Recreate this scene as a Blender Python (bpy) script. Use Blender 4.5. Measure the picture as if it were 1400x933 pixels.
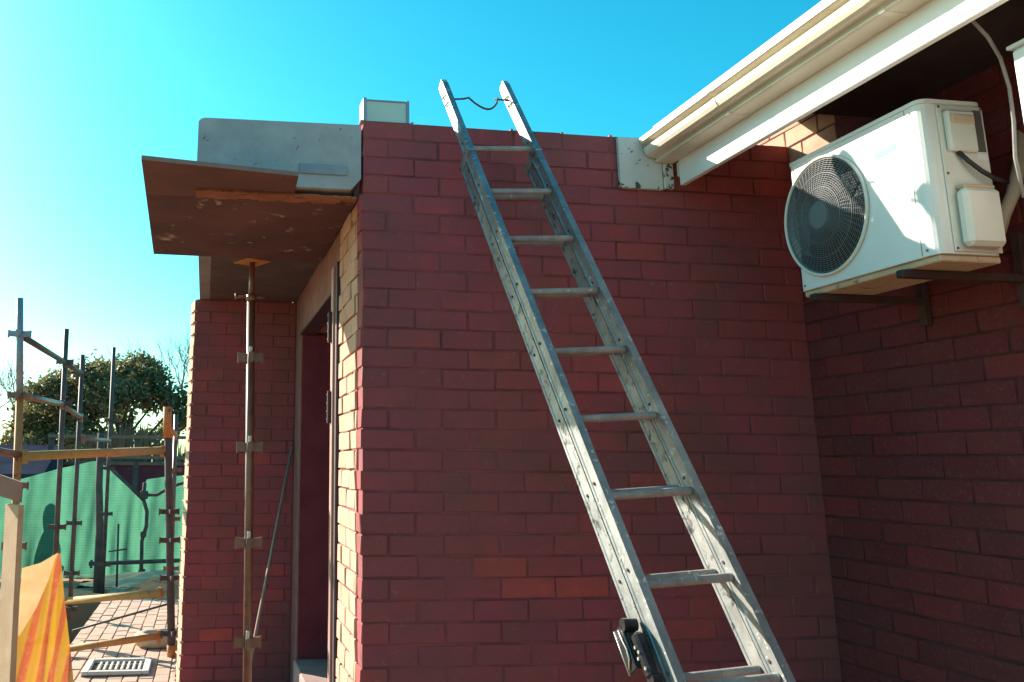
import bpy, math, random
import numpy as np
from mathutils import Vector, Matrix, noise

random.seed(7)
for o in list(bpy.data.objects):
    bpy.data.objects.remove(o)
scene = bpy.context.scene
COL = scene.collection

# ------------------------------------------------------------------ camera
# X runs along the ladder wall, Y into the scene, Z up; the top of the ladder wall is z = TOP, ground z = 0
TOP = 3.087
F, PX, PY = 1223.6, 455.07, 371.4            # focal length and principal point in pixels of a 1400 x 933 frame
YAW, PITCH, ROLL = 0.1373287, 0.2099899, 0.0095633
CAM = Vector((-0.6339, -3.6949, -1.4872 + TOP))
_r = Vector((math.cos(YAW), -math.sin(YAW), 0)); _f = Vector((math.sin(YAW), math.cos(YAW), 0)); _u = Vector((0, 0, 1))
FWD = _f * math.cos(PITCH) + _u * math.sin(PITCH)
_u2 = _u * math.cos(PITCH) - _f * math.sin(PITCH)
RIGHT = _r * math.cos(ROLL) + _u2 * math.sin(ROLL)
UP = _u2 * math.cos(ROLL) - _r * math.sin(ROLL)
cam_data = bpy.data.cameras.new("camera")
cam = bpy.data.objects.new("camera", cam_data)
COL.objects.link(cam)
cam_data.sensor_width = 36
cam_data.lens = 36 * F / 1400
cam_data.shift_x = (700 - PX) / 1400
cam_data.shift_y = (PY - 466.5) / 1400
cam_data.clip_start = 0.05
cam_data.clip_end = 1000
cam.matrix_world = Matrix(((RIGHT.x, UP.x, -FWD.x, CAM.x), (RIGHT.y, UP.y, -FWD.y, CAM.y), (RIGHT.z, UP.z, -FWD.z, CAM.z), (0, 0, 0, 1)))
scene.camera = cam

# ------------------------------------------------------------------ sky, sun, exposure
LIGHT = Vector((1.0, -1.09, -0.70)).normalized()
world = bpy.data.worlds.new("World"); scene.world = world; world.use_nodes = True
wn = world.node_tree
bg = wn.nodes["Background"]
sky = wn.nodes.new("ShaderNodeTexSky"); sky.sky_type = 'NISHITA'; sky.sun_disc = False
sky.sun_elevation = math.asin(-LIGHT.z)
sky.sun_rotation = math.atan2(-LIGHT.x, -LIGHT.y)
sky.altitude = 1200; sky.air_density = 1.0; sky.dust_density = 2.4; sky.ozone_density = 1.0
hs = wn.nodes.new("ShaderNodeHueSaturation"); hs.inputs["Saturation"].default_value = 1.4; hs.inputs["Hue"].default_value = 0.478
tint = wn.nodes.new("ShaderNodeMix"); tint.data_type = 'RGBA'; tint.blend_type = 'MULTIPLY'; tint.inputs[0].default_value = 1.0; tint.inputs[7].default_value = (0.47, 1.45, 1.32, 1)
wn.links.new(sky.outputs[0], hs.inputs["Color"]); wn.links.new(hs.outputs[0], tint.inputs[6])
sep = wn.nodes.new("ShaderNodeSeparateColor"); com = wn.nodes.new("ShaderNodeCombineColor"); pw = wn.nodes.new("ShaderNodeMath"); pw.operation = 'POWER'; pw.inputs[1].default_value = 1.35
wn.links.new(tint.outputs[2], sep.inputs[0]); wn.links.new(sep.outputs[0], pw.inputs[0]); wn.links.new(pw.outputs[0], com.inputs[0])
wn.links.new(sep.outputs[1], com.inputs[1]); wn.links.new(sep.outputs[2], com.inputs[2]); wn.links.new(com.outputs[0], bg.inputs["Color"])
bg.inputs["Strength"].default_value = 0.076
sun_data = bpy.data.lights.new("sun", 'SUN'); sun_data.energy = 5.0; sun_data.angle = math.radians(0.5); sun_data.color = (1.0, 0.90, 0.76)
sun = bpy.data.objects.new("sun", sun_data); COL.objects.link(sun)
sun.rotation_euler = LIGHT.to_track_quat('-Z', 'Y').to_euler(); sun.location = (-8, 8, 10)
scene.view_settings.view_transform = 'Standard'; scene.view_settings.look = 'None'
scene.view_settings.gamma = 1.0; scene.view_settings.use_curve_mapping = False
scene.view_settings.exposure = 1.4
scene.render.engine = 'CYCLES'
scene.cycles.max_bounces = 8; scene.cycles.transparent_max_bounces = 12

# ------------------------------------------------------------------ helpers
def ray(px, py):
    return FWD + RIGHT * ((px - PX) / F) - UP * ((py - PY) / F)
def at(px, py, Y):
    d = ray(px, py); return CAM + d * ((Y - CAM.y) / d.y)

WLOC = {}
def wloc(o):
    return WLOC.get(o.name, Vector((0, 0, 0)))
def tag(o, label=None, cat=None, group=None, kind=None):
    if label: o["label"] = label
    if cat: o["category"] = cat
    if group: o["group"] = group
    if kind or cat: o["kind"] = kind or "thing"
    return o
def link(o, parent=None, loc=(0, 0, 0)):
    loc = Vector(loc)
    COL.objects.link(o)
    if parent is not None:
        o.parent = parent; o.location = loc - wloc(parent)
    else:
        o.location = loc
    WLOC[o.name] = loc
    return o
def empty(name, loc, label, cat, group=None):
    o = bpy.data.objects.new(name, None); o.empty_display_size = 0.1
    link(o, None, loc); return tag(o, label, cat, group)

class MB:
    def __init__(s): s.v = []; s.f = []; s.sm = []
    def add(s, vs, fs, smooth=False):
        n = len(s.v); s.v += [tuple(v) for v in vs]
        for f in fs: s.f.append(tuple(i + n for i in f)); s.sm.append(smooth)
        return s
    def box(s, a, b, bev=0.0, M=None):
        x0, y0, z0 = [min(p, q) for p, q in zip(a, b)]; x1, y1, z1 = [max(p, q) for p, q in zip(a, b)]
        if bev <= 0:
            vs = [(x0, y0, z0), (x1, y0, z0), (x1, y1, z0), (x0, y1, z0), (x0, y0, z1), (x1, y0, z1), (x1, y1, z1), (x0, y1, z1)]
            fs = [(0, 3, 2, 1), (4, 5, 6, 7), (0, 1, 5, 4), (1, 2, 6, 5), (2, 3, 7, 6), (3, 0, 4, 7)]
        else:
            c = Vector(((x0 + x1) / 2, (y0 + y1) / 2, (z0 + z1) / 2)); h = Vector(((x1 - x0) / 2, (y1 - y0) / 2, (z1 - z0) / 2))
            b_ = min(bev, min(h) * 0.9)
            vs = []; idx = {}
            for sx in (-1, 1):
                for sy in (-1, 1):
                    for sz in (-1, 1):
                        sg = (sx, sy, sz)
                        for k in range(3):
                            p = [sg[i] * (h[i] - (0 if i == k else b_)) + c[i] for i in range(3)]
                            idx[(sg, k)] = len(vs); vs.append(tuple(p))
            fs = []
            def orient(face):
                p = [Vector(vs[i]) for i in face]
                n = (p[1] - p[0]).cross(p[2] - p[0])
                m = sum(p, Vector()) / len(p) - c
                return face if n.dot(m) > 0 else face[::-1]
            for k in range(3):
                i, j = [q for q in range(3) if q != k]
                for sk in (-1, 1):
                    loop = []
                    for si, sj in ((-1, -1), (1, -1), (1, 1), (-1, 1)):
                        sg = [0, 0, 0]; sg[k] = sk; sg[i] = si; sg[j] = sj; loop.append(idx[(tuple(sg), k)])
                    fs.append(orient(tuple(loop)))
                for si in (-1, 1):
                    for sj in (-1, 1):
                        a0 = [0, 0, 0]; a0[i] = si; a0[j] = sj; a1 = a0[:]; a0[k] = -1; a1[k] = 1
                        fs.append(orient((idx[(tuple(a0), i)], idx[(tuple(a1), i)], idx[(tuple(a1), j)], idx[(tuple(a0), j)])))
            for sx in (-1, 1):
                for sy in (-1, 1):
                    for sz in (-1, 1):
                        sg = (sx, sy, sz); fs.append(orient((idx[(sg, 0)], idx[(sg, 1)], idx[(sg, 2)])))
        if M is not None: vs = [M @ Vector(v) for v in vs]
        return s.add(vs, fs)
    def tube(s, pts, r, n=8, caps=True, smooth=True, squash=None):
        pts = [Vector(p) for p in pts]
        rs = r if isinstance(r, (list, tuple)) else [r] * len(pts)
        t0 = (pts[1] - pts[0]).normalized()
        ref = Vector((0, 0, 1)) if abs(t0.z) < 0.9 else Vector((0, 1, 0))
        vs = []
        for i, p in enumerate(pts):
            if i == 0: t = pts[1] - pts[0]
            elif i == len(pts) - 1: t = pts[-1] - pts[-2]
            else: t = (pts[i + 1] - pts[i]).normalized() + (pts[i] - pts[i - 1]).normalized()
            t.normalize()
            a = ref - t * ref.dot(t)
            if a.length < 1e-4: a = Vector((1, 0, 0)) - t * t.x
            a.normalize(); b = t.cross(a); ref = a
            for k in range(n):
                an = 2 * math.pi * k / n
                vs.append(p + (a * math.cos(an) + b * math.sin(an)) * rs[i])
        fs = []
        for i in range(len(pts) - 1):
            for k in range(n):
                fs.append((i * n + k, i * n + (k + 1) % n, (i + 1) * n + (k + 1) % n, (i + 1) * n + k))
        s.add(vs, fs, smooth)
        if caps:
            m = len(s.v) - len(vs); L = len(pts) - 1
            s.f.append(tuple(m + k for k in reversed(range(n)))); s.sm.append(False)
            s.f.append(tuple(m + L * n + k for k in range(n))); s.sm.append(False)
        return s
    def prism(s, prof, p0, p1, ax, bx, caps=True):
        """profile (a,b) pairs in the plane spanned by ax, bx, swept from p0 to p1"""
        p0, p1, ax, bx = Vector(p0), Vector(p1), Vector(ax), Vector(bx)
        n = len(prof)
        vs = [p0 + ax * a + bx * b for a, b in prof] + [p1 + ax * a + bx * b for a, b in prof]
        area = sum(prof[i][0] * prof[(i + 1) % n][1] - prof[(i + 1) % n][0] * prof[i][1] for i in range(n))
        flip = (area * ax.cross(bx).dot(p1 - p0)) < 0
        fs = [(i, (i + 1) % n, n + (i + 1) % n, n + i) for i in range(n)]
        if caps: fs += [tuple(reversed(range(n))), tuple(range(n, 2 * n))]
        if flip: fs = [tuple(reversed(f)) for f in fs]
        return s.add(vs, fs)
    def disc(s, c, r, normal, thick, n=32):
        c = Vector(c); nn = Vector(normal).normalized()
        return s.tube([c, c + nn * thick], r, n, True, False)
    def mesh(s, name, origin):
        me = bpy.data.meshes.new(name)
        o = Vector(origin)
        me.from_pydata([tuple(Vector(v) - o) for v in s.v], [], s.f)
        me.polygons.foreach_set("use_smooth", s.sm)
        me.update()
        return me
    def build(s, name, mat, parent=None, origin=None, mesh_name=None):
        if origin is None:
            a = np.array(s.v); lo, hi = a.min(0), a.max(0)
            origin = ((lo[0] + hi[0]) / 2, (lo[1] + hi[1]) / 2, lo[2])
        me = s.mesh(name, origin)
        me.materials.append(mat)
        return link(bpy.data.objects.new(name, me), parent, origin)

def copy_tree(o, offset, parent=None):
    c = o.copy()
    base = WLOC[o.name]
    COL.objects.link(c); c.parent = parent
    WLOC[c.name] = base + Vector(offset)
    c.location = WLOC[c.name] - (wloc(parent) if parent else Vector())
    for ch in list(o.children): copy_tree(ch, offset, c)
    return c

# ------------------------------------------------------------------ materials
def new_mat(name):
    m = bpy.data.materials.new(name); m.use_nodes = True
    return m, m.node_tree, m.node_tree.nodes["Principled BSDF"]
def N(t, kind, **kw):
    n = t.nodes.new(kind)
    for k, v in kw.items(): setattr(n, k, v)
    return n
def ramp(t, fac, stops):
    r = N(t, "ShaderNodeValToRGB"); e = r.color_ramp.elements
    while len(e) < len(stops): e.new(0.5)
    for el, (p, c) in zip(e, stops): el.position = p; el.color = (*c, 1) if len(c) == 3 else c
    t.links.new(fac, r.inputs[0]); return r.outputs[0]
def coords(t, mode="Object", rnd=True):
    tc = N(t, "ShaderNodeTexCoord"); out = tc.outputs[mode]
    if rnd:
        oi = N(t, "ShaderNodeObjectInfo"); ma = N(t, "ShaderNodeVectorMath", operation='MULTIPLY_ADD')
        cm = N(t, "ShaderNodeCombineXYZ")
        for i in range(3): t.links.new(oi.outputs["Random"], cm.inputs[i])
        t.links.new(cm.outputs[0], ma.inputs[0]); ma.inputs[1].default_value = (37, 91, 53); t.links.new(out, ma.inputs[2])
        out = ma.outputs[0]
    return out
def noise_tex(t, vec, scale, detail=4, rough=0.6, dist=0.0):
    n = N(t, "ShaderNodeTexNoise"); n.inputs["Scale"].default_value = scale; n.inputs["Detail"].default_value = detail
    n.inputs["Roughness"].default_value = rough; n.inputs["Distortion"].default_value = dist
    t.links.new(vec, n.inputs["Vector"]); return n.outputs["Fac"]
def mix(t, fac, a, b, blend='MIX'):
    m = N(t, "ShaderNodeMix", data_type='RGBA', blend_type=blend)
    if isinstance(fac, float): m.inputs[0].default_value = fac
    else: t.links.new(fac, m.inputs[0])
    for s, v in ((6, a), (7, b)):
        if isinstance(v, tuple): m.inputs[s].default_value = (*v, 1)
        else: t.links.new(v, m.inputs[s])
    return m.outputs[2]
def bump(t, bsdf, h, strength, dist):
    b = N(t, "ShaderNodeBump"); b.inputs["Strength"].default_value = strength; b.inputs["Distance"].default_value = dist
    t.links.new(h, b.inputs["Height"]); t.links.new(b.outputs[0], bsdf.inputs["Normal"])

def mottled(name, c1, c2, scale=6, rough=0.8, detail=5, spots=None, spot_scale=30, spot_at=(0.62, 0.68), bump_s=0.3, bump_d=0.004, metallic=0.0, mode="Object", rnd=True, bump_scale=None, dist=0.0, spec=0.3):
    m, t, b = new_mat(name)
    v = coords(t, mode, rnd)
    c = ramp(t, noise_tex(t, v, scale, detail, 0.65, dist), [(0.3, c1), (0.7, c2)])
    if spots:
        k = ramp(t, noise_tex(t, v, spot_scale, 3, 0.7, 0.4), [(spot_at[0], (0, 0, 0)), (spot_at[1], (1, 1, 1))])
        c = mix(t, k, c, spots)
    t.links.new(c, b.inputs["Base Color"]); b.inputs["Roughness"].default_value = rough; b.inputs["Metallic"].default_value = metallic
    b.inputs["Specular IOR Level"].default_value = spec
    if bump_s: bump(t, b, noise_tex(t, v, bump_scale or scale * 8, 4, 0.7), bump_s, bump_d)
    return m

def brick_mat(name, stops, dirt=(0.10, 0.06, 0.05), stain=0.78):
    m, t, b = new_mat(name)
    oi = N(t, "ShaderNodeObjectInfo"); v = coords(t)
    c = ramp(t, oi.outputs["Random"], stops)
    n1 = noise_tex(t, v, 9, 5, 0.7)
    c = mix(t, ramp(t, n1, [(0.35, (0, 0, 0)), (0.75, (0.55, 0.55, 0.55))]), c, dirt)
    n2 = noise_tex(t, v, 70, 3, 0.7)
    c = mix(t, ramp(t, n2, [(0.55, (0, 0, 0)), (0.75, (0.25, 0.25, 0.25))]), c, (0.40, 0.16, 0.14))
    gp_ = N(t, "ShaderNodeNewGeometry")
    n3 = noise_tex(t, gp_.outputs["Position"], 1.7, 6, 0.68, 0.5)
    c = mix(t, ramp(t, n3, [(0.36, (0, 0, 0)), (0.66, (stain, stain, stain))]), c, (0.19, 0.082, 0.07))
    n4 = noise_tex(t, gp_.outputs["Position"], 26, 5, 0.75, 0.3)
    c = mix(t, ramp(t, n4, [(0.60, (0, 0, 0)), (0.72, (stain * .8, stain * .8, stain * .8))]), c, (0.30, 0.19, 0.16))
    t.links.new(c, b.inputs["Base Color"]); b.inputs["Roughness"].default_value = 0.9; b.inputs["Specular IOR Level"].default_value = 0.2
    bump(t, b, noise_tex(t, v, 85, 6, 0.8), 0.75, 0.004)
    return m

M = {}
M['brick'] = brick_mat("red_face_brick", [(0.0, (0.36, 0.066, 0.080)), (0.3, (0.42, 0.077, 0.090)), (0.55, (0.37, 0.072, 0.092)), (0.75, (0.46, 0.083, 0.088)), (0.9, (0.30, 0.068, 0.088)), (1.0, (0.58, 0.092, 0.078))], (0.25, 0.074, 0.084))
M['brick_buff'] = brick_mat("smeared_and_sun_patch_brick", [(0.0, (0.55, 0.33, 0.23)), (0.5, (0.61, 0.40, 0.28)), (1.0, (0.57, 0.32, 0.22))], (0.47, 0.27, 0.19), 0.25)  # smeared jamb and edge bricks; also paints the sun patch on the unit wall
M['brick_shaded'] = brick_mat("shade_toned_red_brick", [(0.0, (0.13, 0.022, 0.026)), (0.4, (0.17, 0.028, 0.031)), (0.7, (0.115, 0.025, 0.03)), (0.9, (0.22, 0.031, 0.032)), (1.0, (0.145, 0.033, 0.034))], (0.10, 0.024, 0.026), 0.22)  # ladder wall's red brick again, with the unit wall's shade painted in
M['mortar'] = mottled("red_brown_mortar", (0.12, 0.040, 0.044), (0.35, 0.095, 0.098), 2.6, 0.95, dist=0.6, rnd=False, bump_s=0.8, bump_d=0.004, bump_scale=90)
M['mortar_shaded'] = mottled("shade_toned_mortar", (0.055, 0.019, 0.02), (0.11, 0.036, 0.036), 6, 0.95, bump_s=0.8, bump_d=0.004, bump_scale=90)  # mortar darkened likewise to paint the unit wall's shade
M['plaster'] = mottled("red_stained_plaster", (0.20, 0.09, 0.075), (0.30, 0.15, 0.12), 8, 0.95, spots=(0.14, 0.07, 0.06), spot_scale=25)
M['plaster_pale'] = mottled("pale_plaster_edge", (0.30, 0.20, 0.18), (0.38, 0.27, 0.24), 8, 0.95)
M['concrete'] = mottled("grey_shuttered_concrete", (0.31, 0.31, 0.31), (0.46, 0.45, 0.44), 5, 0.9, spots=(0.10, 0.11, 0.12), spot_scale=30, spot_at=(0.66, 0.72), bump_s=0.5, bump_d=0.006, bump_scale=45)
M['slate'] = mottled("slate_blue_strip", (0.22, 0.25, 0.28), (0.30, 0.33, 0.36), 9, 0.8)
M['soffit'] = mottled("dark_soffit", (0.07, 0.05, 0.05), (0.12, 0.08, 0.075), 4, 0.9)  # darker tone than the slab's concrete
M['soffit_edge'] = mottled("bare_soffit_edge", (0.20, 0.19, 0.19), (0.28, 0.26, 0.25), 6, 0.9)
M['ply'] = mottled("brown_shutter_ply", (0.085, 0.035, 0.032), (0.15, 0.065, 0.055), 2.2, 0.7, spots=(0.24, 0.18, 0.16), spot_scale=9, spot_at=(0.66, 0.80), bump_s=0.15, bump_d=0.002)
M['ply_stained'] = mottled("stained_shutter_ply", (0.07, 0.03, 0.03), (0.13, 0.055, 0.05), 3.0, 0.75, spots=(0.40, 0.31, 0.27), spot_scale=7, spot_at=(0.62, 0.74), bump_s=0.2, bump_d=0.003)
M['ply_edge'] = mottled("ply_edge", (0.22, 0.14, 0.12), (0.30, 0.20, 0.17), 20, 0.9)
M['batten'] = mottled("rust_brown_batten", (0.16, 0.055, 0.035), (0.38, 0.15, 0.075), 5, 0.9, spots=(0.07, 0.035, 0.03), spot_scale=22, spot_at=(0.58, 0.66))
M['rust'] = mottled("rusty_steel", (0.13, 0.05, 0.032), (0.24, 0.10, 0.05), 10, 0.42, spots=(0.09, 0.045, 0.03), spot_scale=18, spec=0.7, bump_s=0.15, bump_d=0.002)
M['rust_orange'] = mottled("orange_painted_steel", (0.42, 0.15, 0.045), (0.55, 0.24, 0.08), 9, 0.7, spots=(0.16, 0.07, 0.04), spot_scale=16)
M['steel_dark'] = mottled("dark_weathered_steel", (0.05, 0.045, 0.045), (0.12, 0.09, 0.08), 12, 0.6, spots=(0.18, 0.08, 0.04), spot_scale=20)
M['steel_grey'] = mottled("galvanised_steel", (0.22, 0.24, 0.27), (0.34, 0.36, 0.39), 12, 0.5, metallic=0.3)
M['ochre'] = mottled("ochre_painted_steel", (0.38, 0.21, 0.06), (0.48, 0.29, 0.10), 9, 0.7, spots=(0.2, 0.1, 0.05), spot_scale=18)
M['bead'] = mottled("painted_sunlit_edge", (0.36, 0.17, 0.14), (0.46, 0.24, 0.20), 9, 0.5)  # paler than the frame: the sunlit line along its edge, put into colour
M['frame_dark'] = mottled("dark_primer_steel", (0.045, 0.022, 0.03), (0.08, 0.04, 0.045), 8, 0.6)
M['alu'] = mottled("weathered_aluminium", (0.20, 0.215, 0.22), (0.40, 0.41, 0.405), 9, 0.56, spots=(0.07, 0.075, 0.075), spot_scale=24, spot_at=(0.54, 0.66), metallic=0.75, bump_s=0.25, bump_d=0.0015, spec=0.4)
M['alu_fly'] = mottled("paint_splashed_aluminium", (0.17, 0.185, 0.19), (0.38, 0.39, 0.385), 9, 0.56, spots=(0.62, 0.62, 0.58), spot_scale=40, spot_at=(0.60, 0.68), metallic=0.75, bump_s=0.25, bump_d=0.0015, spec=0.4)
M['rung'] = mottled("muddy_aluminium_rung", (0.24, 0.19, 0.17), (0.40, 0.34, 0.30), 16, 0.6, spots=(0.55, 0.52, 0.48), spot_scale=30, spot_at=(0.62, 0.70))
M['black_metal'] = mottled("black_oiled_metal", (0.018, 0.018, 0.022), (0.05, 0.045, 0.045), 18, 0.4, metallic=0.6, bump_s=0.2)
M['bare_metal'] = mottled("worn_bare_metal", (0.45, 0.42, 0.38), (0.65, 0.62, 0.57), 20, 0.35, metallic=0.6)
M['white'] = mottled("white_gloss_paint", (0.74, 0.74, 0.70), (0.82, 0.81, 0.77), 5, 0.5, bump_s=0.05, spec=0.5)
M['cream'] = mottled("cream_gutter_paint", (0.60, 0.54, 0.42), (0.74, 0.69, 0.56), 4, 0.45, bump_s=0.05, spots=(0.5, 0.44, 0.34), spot_scale=14, spot_at=(0.70, 0.85), spec=0.5)
M['peeling'] = mottled("peeling_white_paint", (0.50, 0.52, 0.50), (0.62, 0.63, 0.60), 6, 0.8, spots=(0.085, 0.08, 0.075), spot_scale=15, spot_at=(0.60, 0.625), bump_s=0.3)
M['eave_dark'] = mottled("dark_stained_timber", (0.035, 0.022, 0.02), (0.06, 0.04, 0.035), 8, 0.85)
M['roof_metal'] = mottled("grey_roof_sheet", (0.28, 0.28, 0.28), (0.36, 0.36, 0.35), 3, 0.5)
M['ac_white'] = mottled("white_powder_coat", (0.68, 0.68, 0.65), (0.76, 0.76, 0.73), 4, 0.5, bump_s=0.03, spec=0.5)
M['ac_cream'] = mottled("ivory_plastic", (0.62, 0.60, 0.53), (0.70, 0.68, 0.60), 4, 0.5, bump_s=0.03)
M['ac_pan'] = mottled("bounce_tinted_pan", (0.50, 0.36, 0.24), (0.62, 0.47, 0.32), 7, 0.7, spots=(0.2, 0.12, 0.08), spot_scale=16)  # orange tone paints warm bounce light on the pan; dark spots on top
M['ac_dark'] = mottled("black_fan_recess", (0.012, 0.014, 0.016), (0.025, 0.027, 0.03), 4, 0.6)
M['ac_grey'] = mottled("grey_fan_plastic", (0.10, 0.125, 0.14), (0.14, 0.165, 0.18), 4, 0.5)
M['grille'] = mottled("coated_grille_wire", (0.11, 0.12, 0.125), (0.15, 0.16, 0.165), 6, 0.5)
M['cyan'] = mottled("cyan_print", (0.02, 0.55, 0.75), (0.04, 0.62, 0.80), 4, 0.5, bump_s=0)
M['sticker'] = mottled("white_sticker", (0.75, 0.75, 0.75), (0.8, 0.8, 0.8), 4, 0.6, bump_s=0)
M['shadow_grey'] = mottled("dark_grey_plastic", (0.10, 0.095, 0.09), (0.14, 0.13, 0.12), 4, 0.6)
M['bracket'] = mottled("brown_painted_bracket", (0.05, 0.028, 0.026), (0.08, 0.045, 0.04), 9, 0.8)
M['cable'] = mottled("grey_cable", (0.20, 0.19, 0.18), (0.28, 0.27, 0.25), 8, 0.6)
M['cable_dark'] = mottled("black_cable", (0.02, 0.018, 0.018), (0.04, 0.035, 0.035), 8, 0.5)
M['insul'] = mottled("beige_pipe_wrap", (0.36, 0.31, 0.24), (0.46, 0.40, 0.31), 12, 0.8)
M['pale_green'] = mottled("pale_green_pane", (0.42, 0.55, 0.47), (0.50, 0.62, 0.54), 6, 0.3, bump_s=0.05)
M['paver'] = mottled("buff_paving", (0.42, 0.26, 0.19), (0.54, 0.37, 0.28), 4, 0.95, spots=(0.30, 0.23, 0.17), spot_scale=9, spot_at=(0.6, 0.8))
M['ground'] = mottled("sandy_ground", (0.23, 0.14, 0.085), (0.32, 0.21, 0.13), 0.7, 1.0, rnd=False, bump_s=0.6, bump_d=0.03, bump_scale=9)
M['soil'] = mottled("brown_soil", (0.34, 0.15, 0.08), (0.46, 0.22, 0.12), 5, 1.0, bump_s=0.8, bump_d=0.02, bump_scale=25)
M['sand'] = mottled("pale_builders_sand", (0.60, 0.40, 0.24), (0.70, 0.50, 0.32), 5, 1.0, bump_s=0.8, bump_d=0.01, bump_scale=25)
M['clay'] = mottled("buff_clay", (0.50, 0.36, 0.24), (0.58, 0.43, 0.30), 7, 0.9)
M['grate'] = mottled("pale_cast_grate", (0.50, 0.47, 0.42), (0.62, 0.58, 0.52), 9, 0.8)
M['grate_dark'] = mottled("dark_drain_pan", (0.10, 0.08, 0.07), (0.16, 0.13, 0.11), 9, 0.9)
M['wood_pale'] = mottled("pale_plank", (0.48, 0.28, 0.16), (0.60, 0.38, 0.24), 5, 0.85, dist=1.0)
M['wood_grey'] = mottled("weathered_grey_timber", (0.30, 0.19, 0.15), (0.42, 0.28, 0.22), 6, 0.9)
M['gum_pole'] = mottled("dark_gum_pole", (0.07, 0.055, 0.05), (0.13, 0.10, 0.09), 9, 0.9, bump_s=0.5)
M['bark'] = mottled("grey_bark", (0.05, 0.04, 0.035), (0.10, 0.085, 0.07), 6, 0.95)
M['twig'] = mottled("pale_bare_twigs", (0.20, 0.17, 0.15), (0.30, 0.26, 0.23), 6, 0.95)
M['roof_slate'] = mottled("blue_grey_roof", (0.035, 0.037, 0.055), (0.06, 0.062, 0.085), 3, 0.95, spec=0.0)
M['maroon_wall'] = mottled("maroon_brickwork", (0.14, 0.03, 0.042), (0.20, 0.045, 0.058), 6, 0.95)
M['dry_scrub'] = mottled("dry_brown_scrub", (0.13, 0.085, 0.055), (0.20, 0.14, 0.09), 3, 1.0)

def leaf_mat(name, c1, c2, trans=0.35):
    m, t, b = new_mat(name)
    v = coords(t, "Object", False)
    c = ramp(t, noise_tex(t, v, 2.2, 4, 0.8), [(0.3, c1), (0.7, c2)])
    t.links.new(c, b.inputs["Base Color"]); b.inputs["Roughness"].default_value = 0.5
    tr = N(t, "ShaderNodeBsdfTranslucent"); t.links.new(mix(t, 0.5, c, (0.16, 0.15, 0.03)), tr.inputs["Color"])
    ms = N(t, "ShaderNodeMixShader"); ms.inputs[0].default_value = trans
    out = t.nodes["Material Output"]
    t.links.new(b.outputs[0], ms.inputs[1]); t.links.new(tr.outputs[0], ms.inputs[2]); t.links.new(ms.outputs[0], out.inputs[0])
    return m
M['leaf'] = leaf_mat("evergreen_leaf", (0.10, 0.095, 0.045), (0.27, 0.22, 0.11))
M['pad'] = leaf_mat("fleshy_green_pad", (0.035, 0.06, 0.04), (0.06, 0.09, 0.05), 0.1)

def cloth_mat(name, color_fn, trans, holes):
    m, t, b = new_mat(name)
    c = color_fn(t)
    t.links.new(c, b.inputs["Base Color"]); b.inputs["Roughness"].default_value = 0.75
    tr = N(t, "ShaderNodeBsdfTranslucent"); t.links.new(c, tr.inputs["Color"])
    ms = N(t, "ShaderNodeMixShader"); ms.inputs[0].default_value = trans
    t.links.new(b.outputs[0], ms.inputs[1]); t.links.new(tr.outputs[0], ms.inputs[2])
    tp = N(t, "ShaderNodeBsdfTransparent"); m2 = N(t, "ShaderNodeMixShader"); m2.inputs[0].default_value = holes
    t.links.new(ms.outputs[0], m2.inputs[1]); t.links.new(tp.outputs[0], m2.inputs[2])
    t.links.new(m2.outputs[0], t.nodes["Material Output"].inputs[0])
    return m
def net_col(t):
    v = coords(t, "Object", False)
    wv = N(t, "ShaderNodeTexWave", bands_direction='Z'); wv.inputs["Scale"].default_value = 9; wv.inputs["Distortion"].default_value = 1.2; t.links.new(v, wv.inputs["Vector"])
    ad = N(t, "ShaderNodeMath", operation='MULTIPLY_ADD'); t.links.new(wv.outputs["Fac"], ad.inputs[0]); ad.inputs[1].default_value = 0.22; t.links.new(noise_tex(t, v, 5, 6, 0.75), ad.inputs[2])
    return ramp(t, ad.outputs[0], [(0.25, (0.045, 0.165, 0.105)), (0.75, (0.08, 0.25, 0.16))])
M['net'] = cloth_mat("green_shade_net", net_col, 0.72, 0.12)
def stripe_col(t):
    uv = N(t, "ShaderNodeUVMap"); sp = N(t, "ShaderNodeSeparateXYZ"); t.links.new(uv.outputs[0], sp.inputs[0])
    a = N(t, "ShaderNodeMath", operation='MULTIPLY_ADD'); t.links.new(sp.outputs[1], a.inputs[0]); a.inputs[1].default_value = 0.55; t.links.new(sp.outputs[0], a.inputs[2])
    m = N(t, "ShaderNodeMath", operation='MULTIPLY'); t.links.new(a.outputs[0], m.inputs[0]); m.inputs[1].default_value = 3.4
    fr = N(t, "ShaderNodeMath", operation='FRACT'); t.links.new(m.outputs[0], fr.inputs[0])
    c = ramp(t, fr.outputs[0], [(0.0, (0.44, 0.22, 0.02)), (0.46, (0.46, 0.24, 0.025)), (0.58, (0.40, 0.085, 0.03)), (0.88, (0.42, 0.09, 0.035)), (1.0, (0.44, 0.22, 0.02))])
    n = noise_tex(t, coords(t, "Object", False), 30, 3)
    return mix(t, ramp(t, n, [(0.5, (0, 0, 0)), (0.8, (0.5, 0.5, 0.5))]), c, (0.45, 0.25, 0.10))
M['tape'] = cloth_mat("yellow_orange_striped_plastic", stripe_col, 0.42, 0.05)
def beige_col(t):
    return ramp(t, noise_tex(t, coords(t, "Object", False), 8, 3), [(0.3, (0.42, 0.26, 0.12)), (0.7, (0.50, 0.33, 0.17))])
M['tape_plain'] = cloth_mat("faded_orange_plastic", beige_col, 0.55, 0.15)

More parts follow.
